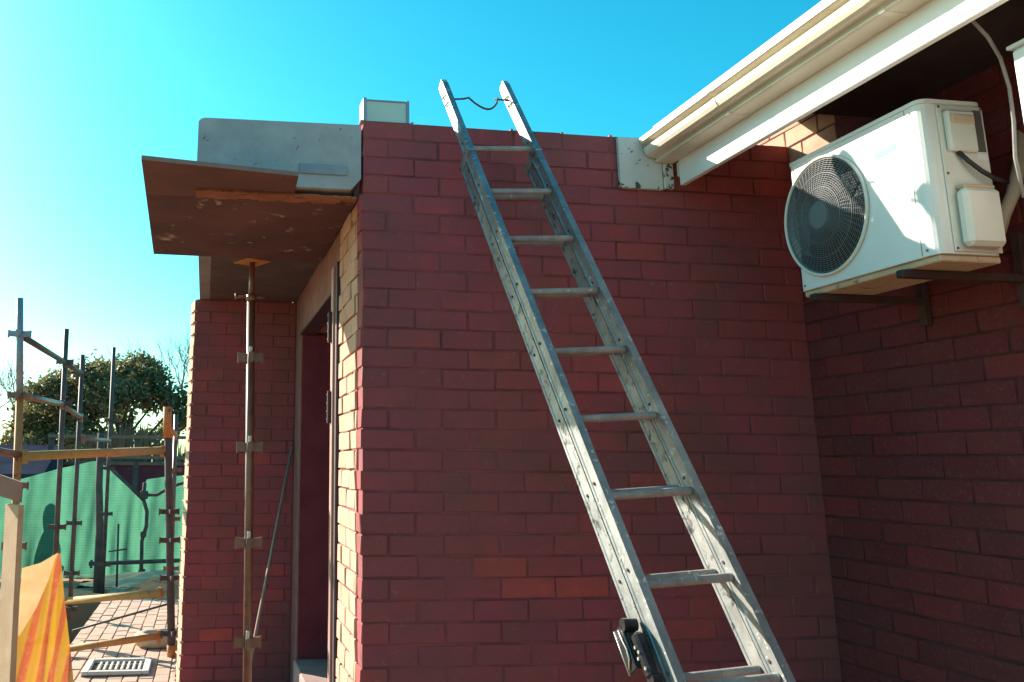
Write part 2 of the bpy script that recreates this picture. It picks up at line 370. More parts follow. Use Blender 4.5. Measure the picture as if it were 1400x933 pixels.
# ------------------------------------------------------------------ ground
def ground():
    xs = [-300, -60, -20, -8, -3.4, -1.74, 4, 20, 60, 300]; ys = [-300, -60, -20, -6, 0, 5.0, 7.7, 14, 40, 120, 600]
    mb = MB(); pit = -0.55  # added pit, sunk so that a dark shadow lies beside the path
    def low(i, j): return abs(xs[i] + 3.4) < 1e-6 and abs(ys[j] - 5.0) < 1e-6
    for i in range(len(xs) - 1):
        for j in range(len(ys) - 1):
            z = pit if low(i, j) else 0.0
            x0, x1, y0, y1 = xs[i], xs[i + 1], ys[j], ys[j + 1]
            mb.add([(x0, y0, z), (x1, y0, z), (x1, y1, z), (x0, y1, z)], [(0, 1, 2, 3)])
            if low(i, j):
                mb.add([(x0, y0, 0), (x1, y0, 0), (x1, y1, 0), (x0, y1, 0), (x0, y0, pit), (x1, y0, pit), (x1, y1, pit), (x0, y1, pit)],
                       [(0, 1, 5, 4), (1, 2, 6, 5), (2, 3, 7, 6), (3, 0, 4, 7)])
    o = mb.build("ground", M['ground'], None, (0, 0, 0)); tag(o, kind="structure")
    # paving slabs
    pv = MB().box((-1.73, 1.2, 0.0), (-0.2, 8.35, 0.022)).build("pavement", M['mortar'], None, (-1, 4, 0)); tag(pv, kind="structure")
    meshes = []
    for k in range(5):
        b = MB().box((-0.0535, -0.109, 0), (0.0535, 0.109, 0.03), 0.005)
        b.v = [(v[0] + random.uniform(-.0015, .0015), v[1] + random.uniform(-.0015, .0015), v[2]) for v in b.v]
        me = b.mesh("paving_brick", (0, 0, 0)); me.materials.append(M['paver']); meshes.append(me)
    for c in range(9):
        x = -1.672 + c * 0.1125; y = 2.0 + (0.112 if c % 2 else 0)
        while y < 8.3:
            s = bpy.data.objects.new("paving_brick", random.choice(meshes))
            link(s, pv, (x, y, 0.004 + random.uniform(0, 0.007))); s.rotation_euler = (random.uniform(-.01, .01), random.uniform(-.014, .014), random.uniform(-.012, .012))
            y += 0.225
ground()

# ------------------------------------------------------------------ brickwork
CH = 0.08434; BL = 0.232; JT = 0.0075
def brick_mesh(L, D, H, seed, mat):
    rnd = random.Random(seed)
    b = MB().box((-L / 2, -D / 2, -H / 2), (L / 2, D / 2, H / 2), 0.003)
    vs = []
    for v in b.v:
        vs.append((v[0] + rnd.uniform(-.003, .003), v[1] + rnd.uniform(-.0018, .0018), v[2] + rnd.uniform(-.0028, .0028)))
    b.v = vs
    me = b.mesh("brick", (0, 0, 0)); me.materials.append(mat); return me
_bcache = {}
def get_brick(L, D, mat, k):
    key = (round(L, 3), round(D, 3), mat.name, k)
    if key not in _bcache: _bcache[key] = brick_mesh(L, D, CH - JT, hash(key) % 9999, mat)
    return _bcache[key]

def lay_bricks(wall, origin, d, nrm, u0, u1, rows, mat, depth=0.10, phase=0, jit=0.002, end_jit=(0, 0), vis=None, ztop=TOP, skip=None):
    """bricks of one wall; d = direction along the wall, nrm = outward normal, rows = course indices counted from ztop.
    vis(row, ua, ub) -> True: an object of its own, False: goes into the far/unseen mass"""
    origin, d, nrm = Vector(origin), Vector(d), Vector(nrm)
    rz = math.atan2(d.y, d.x)
    # local -y must face nrm
    assert abs((Matrix.Rotation(rz, 3, 'Z') @ Vector((0, -1, 0)) - nrm).length) < 1e-3
    rest = MB()
    for r in rows:
        z = ztop - CH * r - CH / 2 + JT / 2 * 0
        off = 0 if (r + phase) % 2 == 0 else BL / 2
        u = u0 - (BL - off if off else 0)
        while u < u1 - 0.01:
            a, b = max(u, u0), min(u + BL, u1)
            first, last = a <= u0 + 1e-6, b >= u1 - 1e-6
            u += BL
            if b - a < 0.035: continue
            L = b - a - JT
            if skip and skip(r, a, b): continue
            c = (a + b) / 2 + random.uniform(-.002, .002)
            dd = 0.0
            if first and end_jit[0]: c += random.uniform(-end_jit[0], end_jit[0])
            if last and end_jit[1]: c += random.uniform(-end_jit[1], end_jit[1])
            out = random.uniform(-jit, jit)
            p = origin + d * c - nrm * (depth / 2 - out); p.z = z + random.uniform(-.0015, .0015)
            if vis is None or vis(r, a, b):
                o = bpy.data.objects.new("brick", get_brick(L, depth, mat, random.randint(0, 3)))
                link(o, wall, p)
                o.rotation_euler = (random.uniform(-.006, .006), random.uniform(-.004, .004), rz + random.uniform(-.006, .006))
            else:
                Mx = Matrix.Translation(p) @ Matrix.Rotation(rz, 4, 'Z')
                h = (CH - JT) / 2
                rest.box((-L / 2, -depth / 2, -h), (L / 2, depth / 2, h), 0.0, Mx)
    if rest.v:
        o = rest.build("lower_brickwork", mat, wall); tag(o, kind="stuff")

XC = 2.054                                     # corner where the ladder wall meets the wall with the outdoor units
YB = 2.85                                      # end wall of the porch
SOF = TOP - 0.322                               # underside of the concrete slab
NR = int(TOP / CH) + 1

# ladder wall
w = empty("brick_wall", (XC / 2, 0.05, 0), "long red face brick wall that the aluminium ladder leans against", "wall")
MB().box((0.008, 0.0038, 0), (XC, 0.103, TOP - 0.006)).build("mortar_bed", M['mortar'], w)
lay_bricks(w, (0, 0, 0), (1, 0, 0), (0, -1, 0), 0.0, XC, range(0, NR), M['brick'], 0.104, 0, 0.0022, (0.007, 0), vis=lambda r, a, b: r < 30)
for k in range(0, 9):
    xk = 0.232 * k + random.uniform(-.006, .006)
    MB().box((xk - 0.006, 0.001, TOP - 0.006), (xk + 0.007, 0.05, TOP + random.uniform(.002, .006)), 0.002).build("mortar_bead", M['plaster_pale'], w)
# porch side of that corner: brick pier beside the door
w = empty("brick_wall", (0.05, 0.38, 0), "narrow ragged brick jamb beside the doorway, its lower part glaring in sun", "wall")
MB().box((0.008, 0.142, 0), (0.21, 0.64, TOP - 0.62)).build("mortar_bed", M['mortar'], w)
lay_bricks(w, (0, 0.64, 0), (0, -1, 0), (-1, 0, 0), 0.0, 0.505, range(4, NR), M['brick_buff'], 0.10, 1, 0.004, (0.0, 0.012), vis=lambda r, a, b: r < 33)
# lintel over the door and far jamb
w = empty("plaster_lintel", (0.1, 1.5, TOP - 0.62), "reddish plastered lintel band above the dark doorway", "lintel")
MB().box((0.004, 0.128, TOP - 0.607), (0.21, YB - 0.004, SOF - 0.003)).build("band", M['plaster'], w)
w2 = MB().box((0.003, 2.46, 0), (0.21, YB - 0.003, TOP - 0.61)).build("plaster_jamb", M['plaster'], None)
tag(w2, "plain plastered jamb on the far side of the doorway", "jamb")
# porch end wall
w = empty("brick_wall", (-0.37, YB + 0.1, 0), "shaded brick end wall of the porch behind the rusty prop", "wall")
MB().box((-0.738, YB + 0.0038, 0), (0.2, YB + 0.22, SOF - 0.004)).build("mortar_bed", M['mortar'], w)
lay_bricks(w, (-0.745, YB, 0), (1, 0, 0), (0, -1, 0), 0.0, 0.745, range(4, NR), M['brick'], 0.10, 0, 0.002, (0.008, 0), vis=lambda r, a, b: r < 36, ztop=TOP + 0.01)
# outer leaf on the sunny left face of the end wall
bl = MB()
for r in range(4, NR):
    z = TOP + 0.01 - CH * r - CH / 2
    j = random.uniform(-.003, .003)
    flatp = [(-0.7445 + j, YB + 0.004), (-0.70, YB + 0.102), (-0.66, YB + 0.215), (-0.775 + j, YB + 0.215)]
    vs = [(x, y, z - 0.0385) for x, y in flatp] + [(x, y, z + 0.0385) for x, y in flatp]
    bl.add(vs, [(3, 2, 1, 0), (4, 5, 6, 7)] + [(k, (k + 1) % 4, 4 + (k + 1) % 4, 4 + k) for k in range(4)])
    if random.random() < 0.8:                  # mortar squeezed out of the joints
        dx = random.uniform(.002, .008)
        vs = [(x, y, z - 0.048) for x, y in ((-0.748 - dx, YB - 0.003), (-0.735 + dx, YB - 0.004), (-0.72, YB + 0.05), (-0.775 - dx, YB + 0.12))]
        vs += [(x, y, zz + 0.0095) for x, y, zz in vs]
        bl.add(vs, [(3, 2, 1, 0), (4, 5, 6, 7)] + [(k, (k + 1) % 4, 4 + (k + 1) % 4, 4 + k) for k in range(4)])
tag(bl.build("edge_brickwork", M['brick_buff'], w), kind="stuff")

# wall with the outdoor units
w = empty("brick_wall", (XC + 0.05, -1.6, 0), "dark shaded brick wall carrying the air conditioner units", "wall")
MB().box((XC + 0.0038, -3.6, 0), (XC + 0.21, 0.6, TOP + 0.33)).build("mortar_bed", M['mortar_shaded'], w)
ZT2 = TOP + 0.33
MB().box((XC + 0.002, -11.0, 0), (XC + 0.21, -3.601, TOP + 0.33)).build("unseen_wall_run", M['brick_shaded'], w)  # unseen run behind the camera, added to block sky light
lay_bricks(w, (XC, 0.6, 0), (0, -1, 0), (-1, 0, 0), 0.0, 0.928, range(0, 6), M['brick_buff'], 0.10, 0, 0.0018, ztop=ZT2)  # sun patch painted in: pale bricks only where sun reaches this wall
lay_bricks(w, (XC, -0.328, 0), (0, -1, 0), (-1, 0, 0), 0.0, 3.272, range(0, 6), M['brick_shaded'], 0.10, 0, 0.0018, vis=lambda r, a, b: a < 1.0, ztop=ZT2)
lay_bricks(w, (XC, 0.6, 0), (0, -1, 0), (-1, 0, 0), 0.0, 4.2, range(6, int(ZT2 / CH)), M['brick_shaded'], 0.10, 0, 0.0018, vis=lambda r, a, b: r < 34 and a < 1.9 and b > 0.25 and not (b < 0.6 and r > 5), ztop=ZT2)

# dim room behind the doorway
rm = empty("room", (1.0, 1.5, 0), "dark room interior seen through the open doorway", "room")
MB().box((0.11, 0.108, 0), (1.95, 0.20, SOF - 0.01)).build("inner_wall", M['maroon_wall'], rm)
MB().box((1.95, 0.20, 0), (2.04, 3.9, SOF - 0.01)).build("end_wall", M['maroon_wall'], rm)
MB().box((0.21, YB + 0.9, 0), (1.95, YB + 1.0, SOF - 0.01)).build("back_wall", M['maroon_wall'], rm)
MB().box((0.0, YB + 0.23, 0), (0.21, YB + 1.0, SOF - 0.01)).build("side_wall", M['maroon_wall'], rm)
MB().box((0.02, 0.645, 0), (1.95, YB + 0.9, 0.34), 0).build("floor_slab", M['concrete'], rm)

# ------------------------------------------------------------------ concrete slab and shuttering
def slab():
    s = empty("concrete_slab", (-0.3, 1.4, SOF), "grey cast concrete roof slab over the porch", "slab")
    prof = [(-0.715, SOF), (-0.045, SOF), (-0.002, SOF + 0.05), (-0.002, TOP - 0.022), (-0.690, TOP - 0.031), (-0.705, TOP - 0.037), (-0.715, TOP - 0.050)]
    mb = MB().prism([(a, b) for a, b in prof], (0, 0.004, 0), (0, YB + 0.25, 0), (1, 0, 0), (0, 0, 1))
    mb.build("slab_body", M['concrete'], s)
    MB().box((0.0, 0.21, SOF), (2.0, YB + 1.0, TOP - 0.06)).build("roof_deck", M['concrete'], s)
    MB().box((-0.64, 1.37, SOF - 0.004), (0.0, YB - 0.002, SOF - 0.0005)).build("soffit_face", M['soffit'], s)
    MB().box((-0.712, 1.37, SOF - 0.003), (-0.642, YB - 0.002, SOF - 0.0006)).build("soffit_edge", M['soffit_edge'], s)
slab()
# shuttering sheets under the slab
def flat(corners, z0, z1):
    n = len(corners)
    vs = [(x, y, z0) for x, y in corners] + [(x, y, z1) for x, y in corners]
    return MB().add(vs, [tuple(reversed(range(n))), tuple(range(n, 2 * n))] + [(k, (k + 1) % n, n + (k + 1) % n, n + k) for k in range(n)])
zb, zt_ = SOF - 0.021, SOF - 0.003
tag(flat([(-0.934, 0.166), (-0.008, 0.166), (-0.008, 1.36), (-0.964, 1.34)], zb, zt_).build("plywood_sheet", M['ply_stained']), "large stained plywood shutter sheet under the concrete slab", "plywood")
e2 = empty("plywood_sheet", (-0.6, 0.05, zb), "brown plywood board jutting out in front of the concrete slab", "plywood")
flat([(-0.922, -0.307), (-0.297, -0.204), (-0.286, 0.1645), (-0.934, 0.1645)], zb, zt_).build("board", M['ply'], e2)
flat([(-0.922, -0.3095), (-0.297, -0.2065), (-0.297, -0.2042), (-0.922, -0.3072)], zb, zt_).build("edge_band", M['ply_edge'], e2)
mb = MB(); n = 26
for i in range(n):
    x0 = -0.715 + i * (0.70 / n); x1 = x0 + 0.70 / n
    y0 = 0.035 + random.uniform(-.006, .006); y1 = 0.135 + random.uniform(-.014, .014)
    mb.box((x0, y0, zb - 0.010), (x1 + .0008, y1, zb - 0.0005 - random.uniform(0, .0008)))
tag(mb.build("timber_batten", M['batten']), "rust coloured batten along the front edge under the slab", "batten")
tag(MB().box((-0.275, -0.006, TOP - 0.262), (-0.065, 0.001, TOP - 0.218), 0.001).build("recess_strip", M['slate']), "short blue grey strip standing in for a recess in the slab face", "packing")  # proud strip whose darker colour stands for a shaded recess

# ------------------------------------------------------------------ door frame
df = empty("steel_doorway", (0.05, 0.68, 0.34), "dark steel door frame standing beside the sunlit brick jamb", "doorway")
MB().box((-0.013, 0.646, 0.34), (0.10, 0.70, TOP - 0.50), 0.003).build("frame_post", M['frame_dark'], df)
MB().box((-0.024, 0.7005, 0.34), (-0.004, 0.775, TOP - 0.515), 0.003).build("frame_bead", M['bead'], df)
MB().box((-0.010, 0.702, TOP - 0.625), (0.10, 2.455, TOP - 0.608), 0.002).build("frame_head", M['frame_dark'], df)
MB().box((0.006, 2.436, 0.34), (0.205, 2.4595, TOP - 0.626), 0.002).build("frame_lining", M['maroon_wall'], df)
for z0 in (TOP - 0.90, TOP - 1.30):
    h = MB().box((-0.042, 0.735, z0), (-0.0245, 0.757, z0 + 0.16), 0.003)
    h = h.build("hinge", M['frame_dark'], df)
    for k in range(4):
        MB().disc((-0.0425, 0.746, z0 + 0.02 + k * 0.04), 0.004, (-1, 0, 0), 0.002, 8).build("screw", M['bare_metal'], h)
tag(MB().box((-0.02, 1.55, 0.0), (0.2, 2.44, 0.356), 0.01).build("door_step", M['plaster_pale']), "pale step at the foot of the doorway", "step")

# ------------------------------------------------------------------ prop under the slab
def vpress(parent, x, y, z, r, ang=0.0, mat=None, w=0.06, h=0.045):
    """the four pressed brackets of a scaffold standard"""
    mat = mat or M['rust']
    mb = MB()
    for k in range(4):
        a = ang + k * math.pi / 2; dx, dy = math.cos(a), math.sin(a); px_, py_ = -dy, dx
        pr = [(-0.016, -h / 2), (0.016, -h / 2), (0.016, h / 2), (-0.016, h / 2)]
        mb.prism(pr, (x + dx * r * 0.8, y + dy * r * 0.8, z), (x + dx * (r + w), y + dy * (r + w), z + 0.004), (px_, py_, 0), (0, 0, 1))
        mb.box((x + dx * (r + w) - .006, y + dy * (r + w) - .006, z - h / 2 - .006), (x + dx * (r + w) + .006, y + dy * (r + w) + .006, z + h / 2 + .008))
    return mb.build("bracket", mat, parent)
xp, yp = -0.398, 1.5
pp = empty("steel_prop", (xp, yp, 0), "rusty steel prop with brackets holding up the porch slab", "prop")
MB().box((-0.075, -0.085, 0), (0.075, 0.085, 0.008), 0.001, Matrix.Translation((xp, yp, SOF - 0.013)) @ Matrix.Rotation(0.5, 4, 'Z')).build("head_plate", M['rust_orange'], pp)
MB().tube([(xp, yp, SOF - 0.013), (xp, yp, SOF - 0.25)], 0.017, 12).build("screw_jack", M['rust'], pp)
jn = MB().tube([(xp, yp, TOP - 0.565), (xp, yp, TOP - 0.53)], 0.03, 10)
for s in (-1, 1):
    jn.tube([(xp, yp, TOP - 0.545), (xp + s * 0.05, yp - 0.01, TOP - 0.543), (xp + s * 0.088, yp - 0.015, TOP - 0.55)], 0.007, 6)
jn.tube([(xp - 0.088, yp - 0.015, TOP - 0.56), (xp - 0.09, yp - 0.015, TOP - 0.525)], 0.009, 6)
jn.build("jack_nut", M['rust'], pp)
sp_ = MB().tube([(xp, yp, TOP - 0.56), (xp + 0.02, yp, TOP - 1.7), (xp + 0.045, yp, 0.0)], 0.0242, 14).build("tube", M['rust'], pp)
for z in (0.902, 1.41, 1.93, 2.45):
    fr = (z - .56) / 2.5
    vpress(pp, xp + 0.045 * fr, yp, TOP - z, 0.024, 0.0, M['rust'], 0.045, 0.05)
    MB().box((xp + 0.045 * fr - 0.012, yp - 0.03 - .006, TOP - z + 0.01), (xp + 0.045 * fr + 0.008, yp - 0.022, TOP - z + 0.065), 0.004).build("wedge_plate", M['ac_cream'], pp)
tag(MB().tube([(-0.02, 2.78, TOP - 1.387), (-0.29, 2.05, TOP - 2.508), (-0.42, 1.70, TOP - 3.08)], 0.011, 8).build("steel_rod", M['wood_grey']), "thin grey rod leaning in the porch corner", "rod")
tag(MB().tube([(-0.775, YB + 0.5, 0.0), (-0.775, YB + 0.5, 1.02), (-0.765, YB + 0.49, 1.07), (-0.74, YB + 0.47, 1.09)], 0.013, 8).build("water_pipe", M['steel_dark']), "thin upright pipe at the left edge of the porch end wall", "pipe")

# box on the wall top
bx = empty("junction_box", (0.11, 0.06, TOP), "small pale green box with light metal edges on the wall top", "box")
MB().box((0.02, 0.012, TOP + 0.003), (0.208, 0.10, TOP + 0.098)).build("pane", M['pale_green'], bx)
for (a, b_) in (((0.008, 0.006, TOP), (0.024, 0.108, TOP + 0.112)), ((0.204, 0.006, TOP), (0.218, 0.108, TOP + 0.108)), ((0.024, 0.006, TOP + 0.097), (0.204, 0.108, TOP + 0.104))):
    MB().box(a, b_, 0.002).build("edge_strip", M['steel_grey'], bx)

# ------------------------------------------------------------------ eave, gutter
Y0, Y1 = -11.5, -0.045  # eave also lengthened behind the camera to cut sky light
g = empty("gutter", (1.36, (Y0 + Y1) / 2, TOP - 0.16), "cream ogee roof gutter along the eave", "gutter")
gp = [(1.288, -0.022), (1.283, -0.026), (1.283, -0.046), (1.289, -0.049), (1.318, -0.051), (1.318, -0.066), (1.303, -0.067), (1.299, -0.072), (1.303, -0.090), (1.312, -0.104), (1.325, -0.110), (1.356, -0.114), (1.364, -0.121), (1.356, -0.124), (1.356, -0.131), (1.366, -0.134), (1.443, -0.134), (1.443, -0.02),
      (1.436, -0.02), (1.436, -0.126), (1.372, -0.126), (1.370, -0.106), (1.330, -0.100), (1.316, -0.086), (1.326, -0.07), (1.326, -0.045), (1.300, -0.040), (1.297, -0.022)]
gm = MB().prism(gp, (0, Y0, TOP), (0, Y1, TOP), (1, 0, 0), (0, 0, 1)); gm.build("trough", M['cream'], g)
lip = MB().tube([(1.287, Y0, TOP - 0.030), (1.287, Y1 - .002, TOP - 0.030)], 0.0085, 8); lip.build("rolled_lip", M['white'], g)
ep = [(a + (0.002 if a < 1.35 else -0.002), b_) for a, b_ in gp[:18]]
MB().prism(ep, (0, Y1 + 0.001, TOP), (0, Y1 + 0.006, TOP), (1, 0, 0), (0, 0, 1)).build("end_cap", M['cream'], g)
for yy in (-0.62, -1.45, -2.3):
    MB().prism([(a - (0.0025 if a < 1.40 else -0.0), b_ - (0.0025 if b_ < -0.13 else 0)) for a, b_ in gp[:18]], (0, yy - 0.012, TOP), (0, yy + 0.012, TOP), (1, 0, 0), (0, 0, 1)).build("joint_clip", M['cream'], g)
fb_ = empty("fascia_board", (1.43, (Y0 - .1) / 2, TOP - 0.27), "white fascia board under the gutter with a glaring sunlit lower edge", "fascia")
MB().box((1.445, Y0, TOP - 0.251), (1.471, -0.078, TOP + 0.02), 0.003).build("board", M['white'], fb_)
MB().box((1.446, -0.076, TOP - 0.205), (1.474, -0.056, TOP - 0.137), 0.003).build("end_block", M['peeling'], fb_)
eb = empty("end_board", (1.31, -0.02, TOP - 0.26), "square white board with peeling paint closing the gutter end", "board")
MB().box((1.186, -0.028, TOP - 0.258), (1.392, -0.004, TOP - 0.016), 0.003).build("panel", M['peeling'], eb)
MB().box((1.395, -0.034, TOP - 0.252), (1.445, -0.004, TOP - 0.10), 0.005).build("side_piece", M['peeling'], eb)
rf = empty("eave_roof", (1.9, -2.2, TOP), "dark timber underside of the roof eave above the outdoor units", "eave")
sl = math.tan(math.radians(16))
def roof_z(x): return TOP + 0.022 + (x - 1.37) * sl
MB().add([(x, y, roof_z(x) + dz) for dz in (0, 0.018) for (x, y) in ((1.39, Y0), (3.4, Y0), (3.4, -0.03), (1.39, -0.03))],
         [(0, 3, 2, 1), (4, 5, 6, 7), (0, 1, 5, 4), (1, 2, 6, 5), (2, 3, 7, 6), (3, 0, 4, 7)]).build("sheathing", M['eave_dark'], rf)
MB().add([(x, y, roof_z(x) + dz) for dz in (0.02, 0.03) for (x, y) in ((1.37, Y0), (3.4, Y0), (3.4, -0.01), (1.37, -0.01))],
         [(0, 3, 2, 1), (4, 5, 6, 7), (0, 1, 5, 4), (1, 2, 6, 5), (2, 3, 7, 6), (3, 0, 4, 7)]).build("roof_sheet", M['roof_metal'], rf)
MB().box((1.473, Y0, TOP - 0.105), (XC - 0.001, -0.62, TOP - 0.093)).build("soffit_board", M['eave_dark'], rf)  # added dark board: closes the eave so the recess above the units darkens
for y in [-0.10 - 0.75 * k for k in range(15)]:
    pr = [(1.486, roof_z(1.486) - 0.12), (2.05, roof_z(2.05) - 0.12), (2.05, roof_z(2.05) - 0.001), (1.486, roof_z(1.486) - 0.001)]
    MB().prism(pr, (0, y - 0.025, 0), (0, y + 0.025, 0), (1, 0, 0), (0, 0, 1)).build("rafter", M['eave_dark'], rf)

# ------------------------------------------------------------------ outdoor units
def outdoor_unit(label):
    xf, xb, ya, yb, zt, zb = 1.600, 1.825, -0.605, -1.278, TOP - 0.338, TOP - 0.834
    o = empty("air_conditioner", ((xf + xb) / 2, (ya + yb) / 2, zb), label, "air conditioner")
    # casing with rounded vertical corners; front face is a ring round the fan opening
    cy, cz, R = -0.790, TOP - 0.580, 0.214
    r = 0.03
    prof = []
    for (px_, py_, a0) in ((xf + r, yb + r, 180), (xb - r, yb + r, 270), (xb - r, ya - r, 0), (xf + r, ya - r, 90)):
        for k in range(5):
            a = math.radians(a0 + k * 22.5); prof.append((px_ + r * math.cos(a), py_ + r * math.sin(a)))
    mb = MB()
    n = len(prof)
    front = None
    for i in range(n):
        a, b_ = prof[i], prof[(i + 1) % n]
        if abs(a[0] - xf) < 1e-6 and abs(b_[0] - xf) < 1e-6: continue          # front face built below
        mb.add([(a[0], a[1], zb), (b_[0], b_[1], zb), (b_[0], b_[1], zt), (a[0], a[1], zt)], [(0, 1, 2, 3)], True)
    mb.add([(p[0], p[1], zt) for p in prof], [tuple(range(n))]); mb.add([(p[0], p[1], zb) for p in prof], [tuple(reversed(range(n)))])
    ys0, ys1 = yb + r, ya - r
    K = 48
    ring = [(xf, cy + R * math.cos(2 * math.pi * k / K), cz + R * math.sin(2 * math.pi * k / K)) for k in range(K)]
    outer = []
    for k in range(K):
        c_, s_ = math.cos(2 * math.pi * k / K), math.sin(2 * math.pi * k / K)
        t = min(((ys1 - cy) / c_) if c_ > 1e-9 else 9, ((ys0 - cy) / c_) if c_ < -1e-9 else 9, ((zt - cz) / s_) if s_ > 1e-9 else 9, ((zb - cz) / s_) if s_ < -1e-9 else 9)
        outer.append((xf, cy + t * c_, cz + t * s_))
    fs = []; vs = ring + outer
    for k in range(K):
        k2 = (k + 1) % K; fs.append((k, k2, K + k2, K + k))
    corners = [(xf, ys1, zt), (xf, ys0, zt), (xf, ys0, zb), (xf, ys1, zb)]
    for cn in corners:
        an = math.atan2(cn[2] - cz, cn[1] - cy) % (2 * math.pi); k = int(an / (2 * math.pi / K)); k2 = (k + 1) % K
        vs.append(cn); fs.append((K + k, K + k2, len(vs) - 1))
    mb.add(vs, fs)
    body = mb.build("casing", M['ac_white'], o)
    # top lid, slightly proud
    lid = MB().prism([(xf - .004 + (p[0] - xf) * 1.025, yb - .004 + (p[1] - yb) * 1.008) for p in prof], (0, 0, zt + 0.001), (0, 0, zt + 0.014), (1, 0, 0), (0, 1, 0)); lid.build("lid", M['ac_white'], o)
    # fan recess
    rc = MB()
    back = [(xf + 0.085, p[1], p[2]) for p in ring]
    rc.add(ring + back, [(K + k, K + (k + 1) % K, (k + 1) % K, k) for k in range(K)], True)
    rc.add(back, [tuple(range(K))]); rc.build("fan_recess", M['ac_dark'], o)
    # bezel
    bz = MB(); bp = [(xf - 0.006, cy + (R + 0.006) * math.cos(2 * math.pi * k / 64), cz + (R + 0.006) * math.sin(2 * math.pi * k / 64)) for k in range(65)]
    bz.tube(bp, 0.006, 8, False); bz.build("bezel", M['ac_cream'], o)
    fan = MB().disc((xf + 0.03, cy, cz), 0.058, (1, 0, 0), 0.05, 24).build("fan_hub", M['ac_grey'], o)
    for k in range(3):
        bl_ = MB(); base = k * 2 * math.pi / 3 + 0.5; vs = []; ns = 8
        for i in range(ns + 1):
            a = base + 1.5 * i / ns
            for rr in (0.05, 0.205):
                vs.append((xf + 0.035 + 0.045 * i / ns, cy + rr * math.cos(a + (0.3 if rr > .1 else 0)), cz + rr * math.sin(a + (0.3 if rr > .1 else 0))))
        fs = [(2 * i, 2 * i + 1, 2 * i + 3, 2 * i + 2) for i in range(ns)]
        bl_.add(vs, fs, True); bl_.build("fan_blade", M['ac_dark'], fan)
    gr = MB()
    nrg = 22
    for i in range(nrg):
        rr = 0.052 + (R - 0.056) * i / (nrg - 1); bow = 0.022 * (1 - (rr / R) ** 2)
        gr.tube([(xf - 0.004 - bow, cy + rr * math.cos(2 * math.pi * k / 40), cz + rr * math.sin(2 * math.pi * k / 40)) for k in range(41)], 0.0017 if i % 7 else 0.0030, 4, False)
    for k in range(60):
        a = 2 * math.pi * k / 60; pts = []
        for rr in (0.045, 0.12, R):
            pts.append((xf - 0.0035 - 0.022 * (1 - (rr / R) ** 2), cy + rr * math.cos(a + rr * 1.2), cz + rr * math.sin(a + rr * 1.2)))
        gr.tube(pts, 0.0016, 4, False)
    gr.build("fan_grille", M['grille'], o)
    MB().disc((xf - 0.030, cy, cz), 0.050, (1, 0, 0), 0.012, 28).build("grille_badge", M['ac_grey'], o)
    # print on the front
    lg = [(-1.062, zt - 0.098), (-1.156, zt - 0.094), (-1.160, zt - 0.118), (-1.066, zt - 0.122)]
    MB().add([(xf - 0.0012, a, b_) for a, b_ in lg] + [(xf - 0.0003, a, b_) for a, b_ in lg],
             [(0, 1, 2, 3), (7, 6, 5, 4), (0, 4, 5, 1), (1, 5, 6, 2), (2, 6, 7, 3), (3, 7, 4, 0)]).build("printed_logo", M['cyan'], o)
    # service side facing the viewer
    ysd = yb
    MB().box((xf + 0.052, ysd - 0.006, zb + 0.006), (xb - 0.006, ysd - 0.0005, zt - 0.004), 0.003).build("service_panel", M['ac_cream'], o)
    tc = MB().box((xf + 0.068, ysd - 0.028, zt - 0.165), (xf + 0.168, ysd - 0.006, zt - 0.028), 0.006).build("terminal_cover", M['ac_cream'], o)
    MB().box((xf + 0.078, ysd - 0.034, zt - 0.075), (xf + 0.160, ysd - 0.0275, zt - 0.045), 0.004).build("cover_handle", M['ac_pan'], tc)
    MB().box((xf + 0.178, ysd - 0.0085, zt - 0.158), (xb - 0.016, ysd - 0.0062, zt - 0.018)).build("handle_recess_shade", M['shadow_grey'], o)  # flat plate; dark colour stands for the shade inside a handle recess
    MB().box((xf + 0.176, ysd - 0.0085, zt - 0.185), (xb - 0.014, ysd - 0.0062, zt - 0.164)).build("rating_label", M['sticker'], o)
    vc = MB().box((xf + 0.070, ysd - 0.052, zb + 0.018), (xb - 0.024, ysd - 0.006, zb + 0.205), 0.014).build("valve_cover", M['ac_cream'], o)
    MB().box((xf + 0.080, ysd - 0.04, zb + 0.206), (xb - 0.034, ysd - 0.0065, zb + 0.218), 0.004).build("cover_flange", M['ac_pan'], vc)
    MB().box((xf + 0.012, yb + 0.012, zb - 0.022), (xb + 0.0, ya - 0.012, zb - 0.0005), 0.004).build("base_pan", M['ac_pan'], o)
    MB().tube([(xf + 0.10, ysd - 0.016, zt - 0.166), (xf + 0.118, ysd - 0.03, zt - 0.20), (xf + 0.15, ysd - 0.04, zt - 0.235), (xf + 0.19, ysd - 0.045, zt - 0.26), (xb + 0.02, ysd - 0.03, zt - 0.265)], 0.0075, 8).build("supply_cable", M['cable_dark'], o)
    for y in (-0.70, -1.13):
        br = MB().box((xf - 0.020, y - 0.014, zb - 0.050), (XC - 0.004, y + 0.014, zb - 0.024), 0.002).build("bracket_arm", M['bracket'], o)
        MB().box((XC - 0.028, y - 0.016, zb - 0.13), (XC - 0.003, y + 0.02, zb + 0.12), 0.002).build("bracket_leg", M['bracket'], br)
        MB().box((xf - 0.0235, y - 0.011, zb - 0.047), (xf - 0.0195, y + 0.011, zb - 0.027), 0.001).build("end_plug", M['cable_dark'], br)
    for (x, z) in ((xf + 0.06, zt - 0.012), (xb - 0.014, zt - 0.012), (xf + 0.06, zb + 0.016), (xf + 0.062, zb + 0.26)):
        MB().disc((x, ysd - 0.0062, z), 0.0045, (0, -1, 0), 0.002, 8).build("screw", M['shadow_grey'], o)
